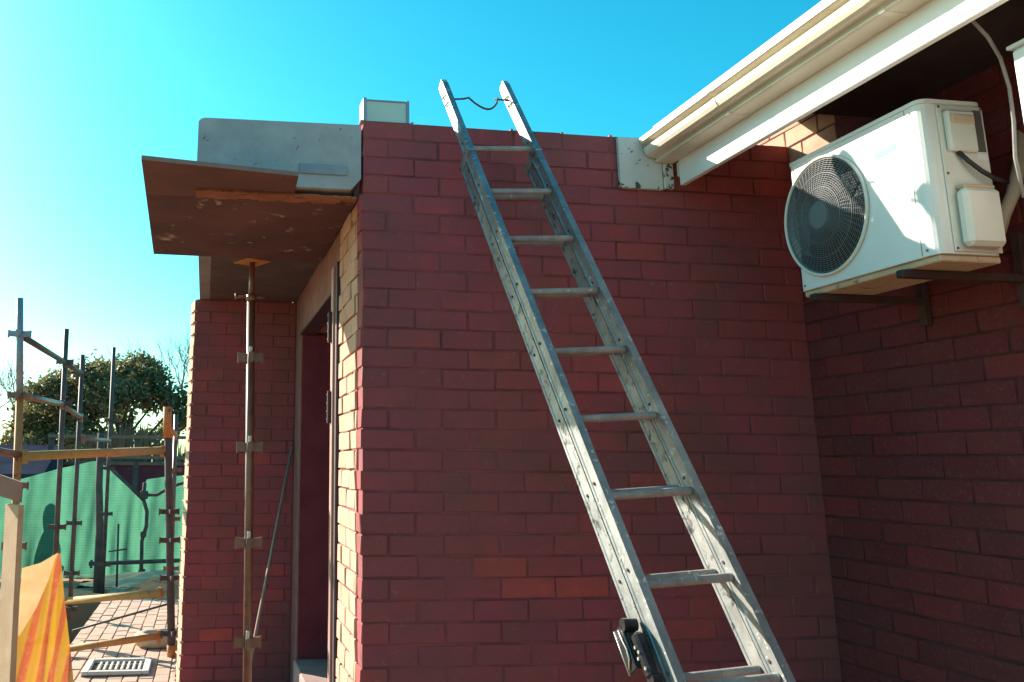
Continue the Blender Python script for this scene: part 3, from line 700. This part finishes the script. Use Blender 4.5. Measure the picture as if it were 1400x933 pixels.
    for (y, z) in ((ya - 0.035, zt - 0.02), (yb + 0.045, zt - 0.02), (ya - 0.035, zb + 0.018), (yb + 0.045, zb + 0.018)):
        MB().disc((xf - 0.0002, y, z), 0.0042, (-1, 0, 0), 0.002, 8).build("screw", M['shadow_grey'], o)
    MB().box((xf - 0.0008, yb + 0.066, zb + 0.004), (xf + 0.002, yb + 0.068, zt - 0.002)).build("panel_seam", M['shadow_grey'], o)
    return o
ac = outdoor_unit("white outdoor air conditioner unit with big round fan grille, seen whole")
cb = empty("white_cabinet", (1.77, -1.95, TOP - 0.85), "plain white cabinet glaring in sun, cut off by the right picture edge", "cabinet")
MB().box((1.600, -2.32, TOP - 0.83), (1.85, -1.612, TOP - 0.318), 0.012).build("casing", M['ac_white'], cb)
MB().box((1.595, -2.325, TOP - 0.317), (1.855, -1.607, TOP - 0.305), 0.003).build("lid", M['ac_white'], cb)
for y in (-1.72, -2.2):
    MB().box((1.58, y - 0.018, TOP - 0.872), (XC - 0.004, y + 0.018, TOP - 0.832), 0.002).build("bracket_arm", M['steel_dark'], cb)
tag(MB().tube([at(1366, 318, -1.20), at(1372, 295, -1.22), at(1385, 265, -1.22), at(1394, 225, -1.20), at(1396, 190, -1.18), at(1402, 150, -1.15)], 0.020, 10).build("insulated_pipe", M['insul']), "thick beige wrapped refrigerant pipe curving beside the outdoor unit", "pipe")
tag(MB().tube([at(1327, 26, -1.62), at(1350, 50, -1.6), at(1368, 80, -1.55), at(1380, 120, -1.50), at(1386, 165, -1.47), at(1388, 215, -1.45), at(1400, 270, -1.42)], 0.0055, 8).build("loose_cable", M['cable']), "thin grey cable hanging down from the fascia board", "cable")

# ------------------------------------------------------------------ ladder
LD = Vector((0.07664, -0.53141, -0.84364)).normalized(); LR = Vector((0.99705, 0.03774, 0.06681)).normalized(); LN = LD.cross(LR).normalized()
LN = LN if LN.y < 0 else -LN
XL, XR = 0.414, 0.714
LT = Vector((0, -0.028, TOP - 0.045)) + Vector((XL, 0, 0)) - LR * XL
lad = empty("extension_ladder", (0.8, -2.0, 0.0), "weathered aluminium extension ladder leaning against the brick wall", "ladder")
def lpt(x, s, n=0.0): return LT + LD * s + LN * n + LR * x
NB = -0.042
Lend = (TOP - 0.045) / -LD.z - 0.03
def stile(x, s0, s1, n0, w, mat, side, taper=False):
    t = 0.026; hw = t / 2
    # C-channel: web outside, flanges front and back, shallow groove along the web
    g_ = 0.003
    prof = [(-hw, 0), (hw, 0), (hw, 0.010), (hw - g_, 0.013), (hw - g_, w - 0.013), (hw, w - 0.010), (hw, w), (-hw, w), (-hw, w - 0.010), (-hw + g_, w - 0.013), (-hw + g_, 0.013), (-hw, 0.010)]
    m = MB().prism(prof, lpt(x, s0, n0), lpt(x, s1, n0), LR, LN)
    return m.build("stile", mat, lad)
WB, WF = 0.066, 0.060
for x, sd in ((XL, -1), (XR, 1)):
    b_ = stile(x, 0.20, Lend, NB, WB, M['alu'], sd)
    f_ = stile(x + sd * -0.001, -0.265, Lend - 0.55, NB + WB + 0.005, WF, M['alu_fly'], sd)
    # rounded tip of the fly
    MB().prism([(-0.013, 0.004), (0.013, 0.004), (0.013, WF - 0.004), (-0.013, WF - 0.004)], lpt(x - sd * .001, -0.290, NB + WB + 0.005), lpt(x - sd * .001, -0.2652, NB + WB + 0.005), LR, LN).build("tip_cap", M['bare_metal'], f_)
    # guide bracket at the head of the base section
    gb = MB().box((-0.0165, -0.004, -0.016), (0.0165, WB + WF + 0.008, 0.016), 0.003)
    R3 = Matrix(((LR.x, LN.x, LD.x), (LR.y, LN.y, LD.y), (LR.z, LN.z, LD.z))).to_4x4()
    gb.v = [tuple(lpt(x, 0.215, NB) + (R3 @ Vector(v))) for v in gb.v]
    gb.build("guide_bracket", M['alu'], lad)
    # rivets on the outer and inner web
    for i in range(0, 12):
        s = 0.142 + 0.2784 * i
        if s > Lend - .1: break
        for nn in (NB + 0.03, NB + 0.03 + WB):
            if nn < .02 and s < 0.22: continue
            if nn > .02 and s > Lend - .6: continue
            MB().disc(lpt(x - 0.0105 if True else x, s + random.uniform(-.004, .004), nn), 0.0052, -LR, 0.0035, 8).build("rivet", M['steel_dark'], b_ if nn < .02 else f_)
def rung(s, nc, mat, dull):
    c = lpt(0, s, nc)
    pr = []
    for k in range(12):
        a = 2 * math.pi * k / 12; pr.append((0.0135 * math.cos(a) * (1 if abs(math.cos(a)) < .8 else 1.05), 0.0125 * math.sin(a)))
    m = MB().prism(pr, lpt(XL + 0.0135, s, nc), lpt(XR - 0.0135, s, nc), LR.cross(Vector((0, 0, 1))).normalized(), LR.cross(Vector((0, 0, 1))).normalized().cross(LR))
    m.build("rung", mat, lad)
for i in range(0, 13):
    s = 0.142 + 0.2784 * i
    if i > 0 and s < Lend - 0.1: rung(s, NB + WB * 0.5, M['rung'], 0)
    if s < Lend - 0.62: rung(s + 0.045, NB + WB + WF * 0.5 + .004, M['rung'], 1)
# wire hook between the tips
hn = NB + WB + 0.035
hk = [lpt(XL + 0.0, -0.170, hn), lpt(XL + 0.03, -0.173, hn), lpt(XL + 0.075, -0.177, hn)]
for k in range(9):
    t = k / 8; hk.append(lpt(XL + 0.095 + 0.14 * t, -0.160 + 0.075 * math.sin(math.pi * t) - 0.012 * (abs(t - .5) > .45), hn + 0.01))
hk += [lpt(XR - 0.075, -0.177, hn), lpt(XR - 0.03, -0.173, hn), lpt(XR, -0.167, hn)]
MB().tube(hk, 0.0048, 6).build("wire_hook", M['steel_dark'], lad)
for x in (XL, XR):
    for ds in (-0.19, -0.135):
        MB().tube([lpt(x - 0.016, ds - .012, hn - 0.02), lpt(x - 0.017, ds, hn), lpt(x - 0.016, ds + .014, hn + 0.02)], 0.0035, 6).build("tie_wire", M['steel_dark'], lad)
# rung latch on the lower left stile
def lbox(x0, x1, s0, s1, n0, n1, bev=0.003):
    mb = MB().box((x0, n0, s0), (x1, n1, s1), bev)
    mb.v = [tuple(lpt(v[0], v[2], v[1])) for v in mb.v]
    return mb
xo = XL - 0.014
lt = lbox(xo - 0.052, xo - 0.046, 2.205, 2.355, -0.040, 0.022).build("rung_latch", M['black_metal'], lad)
lbox(xo - 0.046, xo - 0.001, 2.225, 2.345, -0.018, 0.024, 0.008).build("latch_block", M['black_metal'], lt)
MB().disc(lpt(xo - 0.050, 2.210, 0.030), 0.022, (1, 0, 0), 0.05, 16).build("latch_roller", M['black_metal'], lt)
lbox(xo - 0.040, xo - 0.002, 2.250, 2.400, 0.030, 0.072, 0.009).build("latch_hook", M['black_metal'], lt)
MB().disc(lpt(xo - 0.034, 2.405, 0.050), 0.024, (1, 0, 0), 0.033, 16).build("latch_pivot", M['black_metal'], lt)
MB().tube([lpt(xo - 0.054, 2.215, -0.004), lpt(xo - 0.056, 2.255, 0.004), lpt(xo - 0.056, 2.285, 0.012), lpt(xo - 0.056, 2.315, 0.006), lpt(xo - 0.054, 2.342, -0.025)], 0.0035, 6).build("latch_spring", M['bare_metal'], lt)
MB().tube([lpt(xo - 0.052, 2.205, -0.041), lpt(xo - 0.052, 2.355, -0.041)], 0.0032, 6).build("plate_edge", M['bare_metal'], lt)
for ds, nn in ((2.295, 0.045), (2.330, 0.040), (2.370, 0.062), (2.315, 0.058)):
    MB().disc(lpt(xo - 0.044, ds, nn), 0.006, (1, 0, 0), 0.006, 8).build("bolt_head", M['bare_metal'], lt)

lt.scale = (0.80, 0.80, 0.80); lt.location += -LD * 0.015

# ------------------------------------------------------------------ scaffold at the left
G = 0.0
sc_ = empty("scaffold", (-1.6, 3.6, 0), "rusty orange tubular scaffold with ledgers beyond the striped barrier sheet", "scaffold")
def standard(p0, p1, r, mat, zs, mat2=None, ang=0.0, w=0.05):
    p0, p1 = Vector(p0), Vector(p1)
    o = MB().tube([p0, p1], r, 10).build("standard", mat, sc_)
    for z in zs:
        t = (z - p0.z) / (p1.z - p0.z); p = p0.lerp(p1, t)
        vpress(o, p.x, p.y, z, r, ang, mat2 or mat, w, 0.04)
    return o
def ledger(a, b, r, mat, ends=True, name="ledger"):
    a, b = Vector(a), Vector(b); d = (b - a).normalized()
    o = MB().tube([a, b], r, 10).build(name, mat, sc_)
    if ends:
        for p, s in ((a, 1), (b, -1)):
            q = p + d * s * 0.03
            MB().box((q.x - .016, q.y - .016, q.z - .055), (q.x + .016, q.y + .016, q.z + .045), 0.004).build("clip", mat, o)
    return o
T = TOP
YS1, YS2, YS3 = 2.9, 5.0, 6.3
def col(px_, py_, Y):
    p = at(px_, py_, Y); return (p.x, p.y, p.z)
q0 = at(21, 760, YS1); q0.z = 0; q0.x += 0.03
s1 = standard(q0, col(27, 545, YS1), 0.027, M['rust_orange'], (1.02, 1.42), M['rust'])
MB().tube([col(27, 547, YS1), col(27, 408, YS1)], 0.025, 10).build("spigot", M['steel_grey'], s1)
p_ = at(27, 457, YS1); vpress(s1, p_.x, p_.y, p_.z, 0.025, 0, M['steel_grey'], 0.05, 0.04)
p_ = at(27, 541, YS1); vpress(s1, p_.x, p_.y, p_.z, 0.027, 0, M['rust'], 0.05, 0.04)
q0 = at(76, 800, YS2); q0.z = 0
standard(q0, col(91, 450, YS2), 0.0242, M['steel_dark'], (0.48, 1.0, at(85, 552, YS2).z, at(88, 495, YS2).z))
q0 = at(98, 800, YS3); q0.z = 0
standard(q0, col(113, 485, YS3), 0.0242, M['steel_dark'], (0.10, 0.45, 0.95, at(112, 571, YS3).z, at(113, 511, YS3).z))
standard((-1.80, 8.0, 0), (-1.837, 8.0, T - 0.073), 0.0242, M['steel_dark'], (0.35, 0.95, 1.50, T - 1.0))
s6 = standard((-0.838, 4.19, 0.03), (-0.967, 4.19, T - 1.045), 0.033, M['gum_pole'], (0.22, 0.65, 0.95, 1.18), M['steel_dark'], 0.3)
MB().tube([(-0.955, 4.19, T - 1.30), (-0.968, 4.19, T - 1.035)], 0.037, 10).build("sleeve", M['rust_orange'], s6)
MB().tube([(-0.8375, 4.19, 0.031), (-0.843, 4.19, 0.13)], 0.040, 10).build("sleeve", M['rust_orange'], s6)
ledger(col(27, 458, YS1), col(89, 496, YS2), 0.0242, M['steel_dark'])
ledger(col(89, 497, YS2), col(113, 511, YS3), 0.0242, M['steel_dark'])
ledger(col(27, 541, YS1), col(86, 553, YS2), 0.0242, M['rust'])
ledger(col(86, 555, YS2), col(112, 571, YS3), 0.0242, M['rust'])
ledger(col(30, 624, YS1), (-0.974, 4.19, T - 1.40), 0.032, M['ochre'])
ledger(col(78, 823, YS2), (-0.937, 4.19, T - 2.553), 0.030, M['ochre'])
ledger(col(82, 889, 4.3), (-0.92, 4.19, T - 2.885), 0.027, M['rust_orange'])
ledger((-1.75, 5.05, 0.10), (-0.86, 5.3, 0.30), 0.010, M['steel_dark'], False, "tie_rod")
ledger((-2.05, 8.6, 0.30), (-0.70, 8.6, 0.34), 0.026, M['steel_dark'])
MB().tube([at(-30, 612, 2.6), at(26, 622, YS1)], 0.026, 8).build("ledger", M['rust'], sc_)

ledger(col(113, 600, YS3), (-1.82, 8.0, T - 1.25), 0.022, M['rust'])
ledger((-0.955, 4.19, T - 1.20), (-0.95, 6.2, T - 1.22), 0.0242, M['rust_orange'])
standard((-0.93, 6.2, 0), (-0.955, 6.2, T - 1.0), 0.0242, M['rust'], (0.5, 1.0, 1.5))
ledger((-1.83, 8.0, T - 1.43), (-0.95, 6.2, T - 1.40), 0.022, M['rust'])
po = MB().tube([(-1.886, 8.24, 0), (-1.90, 8.25, 0.7), (-1.945, 8.24, 1.3), (-1.961, 8.24, T - 1.147)], [0.055, 0.052, 0.046, 0.042], 10)
tag(po.build("timber_post", M['gum_pole']), "dark round timber post in front of the green net", "post")
st = empty("marker_stake", (-1.676, 8.5, 0), "short dark stake with a cross bar before the green net", "stake")
MB().tube([(-1.676, 8.5, 0), (-1.70, 8.5, 0.80)], 0.014, 8).build("rod", M['steel_dark'], st)
MB().tube([(-1.80, 8.49, 0.46), (-1.57, 8.49, 0.49)], 0.010, 6).build("cross_bar", M['steel_dark'], st)

# planks and barrier sheets in the near left corner
a0, a1 = at(20, 690, 1.0), at(8, 925, 0.95)
pk = MB().prism([(-0.085, -0.014), (0.085, -0.014), (0.085, 0.014), (-0.085, 0.014)], a1 + (a1 - a0) * 0.55, a0, (0.53, -0.85, 0), (0.85, 0.53, 0))
tag(pk.build("pale_plank", M['wood_pale']), "pale upright plank behind the striped sheet at the picture's left edge", "plank")
a0, a1 = at(-60, 642, 1.0), at(30, 672, 1.15)
pk = MB().prism([(-0.02, -0.055), (0.02, -0.055), (0.02, 0.045), (-0.02, 0.045)], a0, a1, (0, 1, 0), (0, 0, 1))
tag(pk.build("grey_beam", M['wood_grey']), "grey timber beam end poking in at the left edge", "beam")

def sheet(name, top, drop, cols, rows, mat, label, ripple, seed, zmin=0.05, thick=0.0015):
    """hanging sheet: top edge polyline, falls straight down with ripples"""
    rnd = random.Random(seed)
    L = [0]
    for i in range(1, len(top)): L.append(L[-1] + (top[i] - top[i - 1]).length)
    vs, uv = [], []
    ph = [rnd.uniform(0, 6) for _ in range(4)]
    for j in range(rows + 1):
        for i in range(cols + 1):
            u = i / cols * L[-1]; k = 0
            while k < len(L) - 2 and L[k + 1] < u: k += 1
            p = top[k].lerp(top[k + 1], (u - L[k]) / (L[k + 1] - L[k]))
            v = j / rows
            d = drop(i / cols) if callable(drop) else drop
            z = p.z - d * v
            q = Vector((p.x, p.y, max(z, zmin)))
            am = ripple * (0.25 + v)
            q.y += am * (math.sin(u * 9 + ph[0] + v * 1.3) + 0.5 * math.sin(u * 21 + ph[1] - v * 2) + 0.9 * math.sin(u * 4 - v * 9 + ph[3]) + 0.35 * math.sin(u * 33 + v * 14 + ph[2])); q.x += am * 0.4 * math.sin(v * 6 + ph[2] + u * 5)
            vs.append(q); uv.append((u, d * v))
    fs = [(j * (cols + 1) + i, j * (cols + 1) + i + 1, (j + 1) * (cols + 1) + i + 1, (j + 1) * (cols + 1) + i) for j in range(rows) for i in range(cols)]
    mb = MB().add(vs, fs, True)
    o = mb.build(name, mat)
    me = o.data; ul = me.uv_layers.new(name="UVMap")
    for lp in me.loops: ul.data[lp.index].uv = uv[lp.vertex_index]
    return tag(o, label, "sheet")
tp = [at(-40, 935, 1.25), at(0, 893, 1.22), at(28, 868, 1.2), at(50, 832, 1.2), at(66, 795, 1.2), at(77, 760, 1.2), at(82, 754, 1.2), at(84, 775, 1.26), at(88, 820, 1.36), at(96, 890, 1.48), at(104, 960, 1.6)]
sheet("barrier_sheet", tp, 1.1, 60, 30, M['tape'], "yellow and orange striped barrier sheet draped at lower left", 0.014, 3)
tp = [at(30, 777, 1.85), at(55, 770, 1.9), at(79, 756, 1.95)]
o = sheet("barrier_sheet", tp, 0.42, 20, 14, M['tape_plain'], "faded plain orange sheet hanging behind the striped one", 0.004, 4)

# ------------------------------------------------------------------ green net
pts = [(-40, 668), (0, 660), (30, 655), (85, 640), (130, 630), (150, 640), (172, 661), (190, 682), (197, 672), (199, 656), (225, 652), (258, 650), (330, 646)]
top = [at(px_, py_, 9.3) for px_, py_ in pts]
net = sheet("shade_net", top, 3.0, 90, 24, M['net'], "green shade net fence strung across the far end of the path", 0.06, 8, 0.04)
net["category"] = "net"
bp_ = empty("net_shadow_pipe", at(192, 800, 9.15), "dark bent pipe standing in for a shadow on the green net, with a hose", "pipe")  # added tube stands in for a scaffold shadow falling on the net
MB().tube([at(193, 795, 9.15), at(194, 740, 9.15), at(200, 720, 9.14), at(201, 700, 9.14), at(196, 682, 9.15), at(198, 660, 9.15)], 0.026, 8).build("shadow_riser", M['gum_pole'], bp_)
MB().tube([at(196, 677, 9.12), at(215, 677, 9.1), at(228, 669, 9.1), at(245, 662, 9.1), at(275, 655, 9.1)], 0.022, 8).build("hose", M['gum_pole'], bp_)
MB().tube([at(152, 642, 9.12), at(176, 664, 9.12), at(196, 684, 9.14)], 0.022, 8).build("stay", M['gum_pole'], bp_)
for p_, s_ in ((at(197, 677, 9.12), 0.055), (at(196, 731, 9.13), 0.04), (at(194, 783, 9.13), 0.045)):
    MB().box(tuple(p_ - Vector((s_, .03, s_))), tuple(p_ + Vector((s_, .03, s_))), 0.012).build("shadow_coupling", M['steel_dark'], bp_)
# fleshy plant behind the net
def pads():
    base = at(20, 800, 9.62); base.z = 0
    o = empty("cactus_plant", base, "dark paddle leaved plant showing through the green net", "plant")
    specs = [(at(51, 693, 9.55), .40, .19, .15), (at(39, 722, 9.6), .50, .20, .55), (at(53, 724, 9.56), .30, .15, -.55), (at(46, 755, 9.58), .34, .11, .95), (at(37, 768, 9.6), .28, .12, -.25), (at(59, 760, 9.56), .20, .09, 1.3), (at(28, 745, 9.62), .5, .16, .1)]
    for p, h, w_, t in specs:
        m = MB(); n = 16; c, s = math.cos(t), math.sin(t)
        vs = []
        for dy in (-0.03, 0.03):
            for k in range(n):
                a = 2 * math.pi * k / n; x, z = w_ / 2 * math.cos(a) * (1 - .25 * math.sin(a) * -1), h / 2 * math.sin(a)
                vs.append(p + Vector((x * c + z * s, dy, -x * s + z * c)))
        fs = [tuple(range(n)), tuple(reversed(range(n, 2 * n)))] + [(k, n + k, n + (k + 1) % n, (k + 1) % n) for k in range(n)]
        m.add(vs, fs); m.build("pad", M['pad'], o)
    MB().tube([base, base + Vector((0.05, 0, 0.5))], 0.06, 8).build("stem", M['bark'], o)
pads()

# soil bank, sand and small things on the path
def mound(name, c, rx, ry, h, mat, label, cat, seed, n=26):
    rnd = random.Random(seed); vs = []; fs = []
    for j in range(n + 1):
        for i in range(n + 1):
            u, v = i / n * 2 - 1, j / n * 2 - 1; r = math.hypot(u, v)
            z = h * max(0, 1 - r ** 1.7) + (0.035 * noise.noise(Vector((u * 5 + seed, v * 5, 0))) if r < 1 else 0)
            vs.append((c[0] + u * rx, c[1] + v * ry, (max(z, 0) if r < 1 else 0) + c[2]))
    fs = [(j * (n + 1) + i, j * (n + 1) + i + 1, (j + 1) * (n + 1) + i + 1, (j + 1) * (n + 1) + i) for j in range(n) for i in range(n)]
    o = MB().add(vs, fs, True).build(name, mat); return tag(o, label, cat)
mound("soil_heap", (-0.85, 8.1, 0.0), 0.75, 0.85, 0.22, M['soil'], "low brown soil heap at the end of the paved path", "soil heap", 5)
mound("sand_heap", (-1.2, 9.0, 0.0), 1.0, 0.35, 0.16, M['sand'], "pale sand heap along the foot of the green net", "sand heap", 9)
gx0, gx1, gy0, gy1 = -1.475, -0.985, 3.55, 4.02
gr_ = empty("drain_grate", ((gx0 + gx1) / 2, (gy0 + gy1) / 2, 0.03), "square pale drain grate set in the paving", "drain grate")
MB().box((gx0, gy0, 0.03), (gx1, gy1, 0.045)).build("pan", M['grate_dark'], gr_)
for a, b_ in (((gx0, gy0, .044), (gx0 + .05, gy1, .072)), ((gx1 - .05, gy0, .044), (gx1, gy1, .072)), ((gx0 + .05, gy0, .044), (gx1 - .05, gy0 + .05, .072)), ((gx0 + .05, gy1 - .05, .044), (gx1 - .05, gy1, .072))):
    MB().box(a, b_, 0.005).build("frame_bar", M['grate'], gr_)
for i in range(8):
    x = gx0 + 0.10 + i * 0.043
    MB().box((x, gy0 + .10, .044), (x + .018, gy0 + .24, .066), 0.003).build("bar", M['grate'], gr_)
    MB().box((x, gy1 - .24, .044), (x + .018, gy1 - .10, .066), 0.003).build("bar", M['grate'], gr_)
up = [(-0.80, 4.58, 0.09), (-1.00, 4.56, 0.09), (-1.10, 4.60, 0.09), (-1.13, 4.70, 0.09), (-1.09, 4.80, 0.09), (-1.00, 4.83, 0.09), (-0.82, 4.84, 0.09)]
tag(MB().tube(up, 0.058, 12).build("clay_pipe_bend", M['clay']), "buff clay drain pipe bend lying on the paving", "pipe")

# ------------------------------------------------------------------ background
def bg_wall():
    o = empty("garden_wall", (-4, 14.5, 0), "maroon brick garden wall behind the green net", "wall")
    MB().box((-3.6, 14.5, 0), (2.5, 14.72, 1.50)).build("wall_body", M['maroon_wall'], o)
    MB().box((-3.6, 14.46, 1.50), (2.5, 14.76, 1.57), 0.01).build("coping", M['rust'], o)
bg_wall()
def house():
    o = empty("house", (-8.5, 13.8, 0), "low house with blue grey roof beyond the garden wall", "house")
    MB().box((-13, 12.6, 0), (-3.7, 15.0, 1.38)).build("wall", M['maroon_wall'], o)
    pr = [(12.2, 1.36), (13.8, 1.86), (15.4, 1.36), (15.4, 1.31), (12.2, 1.31)]
    MB().prism(pr, (-13.3, 0, 0), (-3.3, 0, 0), (0, 1, 0), (0, 0, 1)).build("roof", M['roof_slate'], o)
house()
fe = empty("timber_rail", (-1.6, 13, 0), "brown rail fence seen above the far end of the net", "fence")
for z in (1.62, 1.98):
    MB().box((-3.4, 13.0, z), (1.0, 13.05, z + 0.06), 0.004).build("rail", M['rust'], fe)
for x in (-3.4, -1.9, -0.4, 0.95):
    MB().box((x, 13.05, 0), (x + 0.09, 13.13, 2.06), 0.004).build("post", M['gum_pole'], fe)

def foliage_tree(name, base, label, cat, clumps, nleaf, leaf, seed, trunk_r, limbs):
    rnd = random.Random(seed); o = empty(name, base, label, cat, "trees beyond the garden wall")
    tr = MB(); base = Vector(base)
    fork = base + Vector((0.1, 0, limbs))
    tr.tube([base, base.lerp(fork, .5) + Vector((.06, 0, 0)), fork], [trunk_r, trunk_r * .8, trunk_r * .7], 8)
    for (c, r) in clumps:
        mid = fork.lerp(c, 0.5) + Vector((rnd.uniform(-.25, .25), rnd.uniform(-.2, .2), rnd.uniform(-.1, .2)))
        tr.tube([fork, fork.lerp(mid, .5) + Vector((0, 0, rnd.uniform(-.1, .1))), mid, c], [trunk_r * .45, trunk_r * .35, trunk_r * .25, trunk_r * .1], 6)
        for k in range(4):
            q = c + Vector((rnd.gauss(0, r * .5), rnd.gauss(0, r * .5), rnd.gauss(0, r * .4)))
            tr.tube([mid.lerp(c, rnd.uniform(.3, 1)), q], [trunk_r * .12, trunk_r * .04], 5)
    tr.build("trunk", M['bark'], o)
    vs, fs = [], []
    tot = sum(r ** 2 for _, r in clumps)
    for (c, r) in clumps:
        n = int(nleaf * r ** 2 / tot)
        tufts = []
        for k in range(max(6, n // 22)):
            d = Vector((rnd.gauss(0, 1), rnd.gauss(0, 1), rnd.gauss(0, 1))).normalized()
            tufts.append(c + Vector((d.x * r, d.y * r, d.z * r * .75)) * rnd.uniform(.45, 1.05))
        for k in range(n):
            tf = rnd.choice(tufts); p = tf + Vector((rnd.gauss(0, .10), rnd.gauss(0, .10), rnd.gauss(0, .085)))
            a = Vector((rnd.gauss(0, 1), rnd.gauss(0, 1), rnd.gauss(.2, .7))).normalized(); b = a.cross(Vector((rnd.gauss(0, 1), rnd.gauss(0, 1), rnd.gauss(0, 1)))).normalized()
            l, w_ = leaf * rnd.uniform(.7, 1.25), leaf * rnd.uniform(.32, .45)
            m = len(vs)
            vs += [p, p + a * l * .5 + b * w_ * .5, p + a * l, p + a * l * .5 - b * w_ * .5]; fs.append((m, m + 1, m + 2, m + 3))
    MB().add(vs, fs).build("crown", M['leaf'], o)
Yt = 20.0
cl = []
rr = random.Random(21)
for (px_, py_, r) in ((60, 540, .55), (45, 575, .6), (70, 575, .6), (95, 530, .6), (130, 515, .6), (165, 510, .55), (190, 505, .5), (205, 520, .55), (215, 545, .5), (180, 540, .55), (150, 545, .6), (110, 560, .6), (85, 595, .55), (120, 600, .5), (50, 605, .5), (25, 608, .4), (245, 548, .45), (255, 570, .4), (235, 585, .35), (168, 575, .35), (200, 598, .3), (150, 600, .35)):
    c = at(px_, py_, Yt + rr.uniform(-1.0, 1.0)); cl.append((c, r))
b0 = at(165, 640, Yt); b0.z = 0
foliage_tree("evergreen_tree", b0, "broad dark evergreen tree with glossy leaves beyond the garden wall", "tree", cl, 21000, 0.16, 5, 0.16, 1.5)

def bare_tree(name, base, h, label, seed, lean=0.0, spread=0.5, depth=6):
    rnd = random.Random(seed); mb = MB()
    def grow(p, d, l, r, k):
        q = p + d * l + Vector((rnd.gauss(0, .04), rnd.gauss(0, .04), 0)) * l
        mb.tube([p, (p + q) / 2 + Vector((rnd.gauss(0, .03), rnd.gauss(0, .03), 0)) * l, q], [r, r * .85, r * .68], 5 if k > 2 else 6, False)
        if k >= depth: return
        for _ in range(3 if k < depth - 1 and k > 0 else 2):
            nd = (d + Vector((rnd.gauss(0, spread), rnd.gauss(0, spread), rnd.uniform(-.05, .35)))).normalized()
            grow(q, nd, l * rnd.uniform(.62, .85), r * rnd.uniform(.5, .66), k + 1)
    o = empty(name, base, label, "tree", "trees beyond the garden wall")
    grow(Vector(base), Vector((lean, 0, 1)).normalized(), h * .30, h * .018, 0)
    mb.build("branches", M['twig'], o)
b1 = at(238, 640, 26); b1.z = 0
bare_tree("bare_tree", b1, 5.6, "leafless twiggy tree rising right of the evergreen", 12, 0.0, .34)
b2 = at(5, 640, 27); b2.z = 0
bare_tree("bare_tree", b2, 4.9, "pale leafless tree left of the evergreen", 31, 0.02, .36)
b3 = at(-40, 640, 30); b3.z = 0
bare_tree("bare_tree", b3, 5.4, "pale leafless tree at the far left behind the scaffold", 44, 0.05, .36)

def scrub():
    rnd = random.Random(77); vs, fs = [], []
    for k in range(2600):
        x = rnd.uniform(-9, 3); y = rnd.uniform(16.2, 17.5) if x > -5 else rnd.uniform(21, 24); h = rnd.uniform(1.4, 2.2) * (1 + .12 * math.sin(x * 2.1))
        dx, dy = rnd.gauss(0, .12), rnd.gauss(0, .1); w_ = rnd.uniform(.012, .03); m = len(vs)
        vs += [Vector((x - w_, y, 0)), Vector((x + w_, y, 0)), Vector((x + dx + w_ * .4, y + dy, h)), Vector((x + dx - w_ * .4, y + dy, h))]; fs.append((m, m + 1, m + 2, m + 3))
    o = MB().add(vs, fs).build("dry_undergrowth", M['dry_scrub'], None, (0, 17, 0))
    tag(o, "dry brown undergrowth behind the garden wall", "undergrowth", kind="stuff")
scrub()
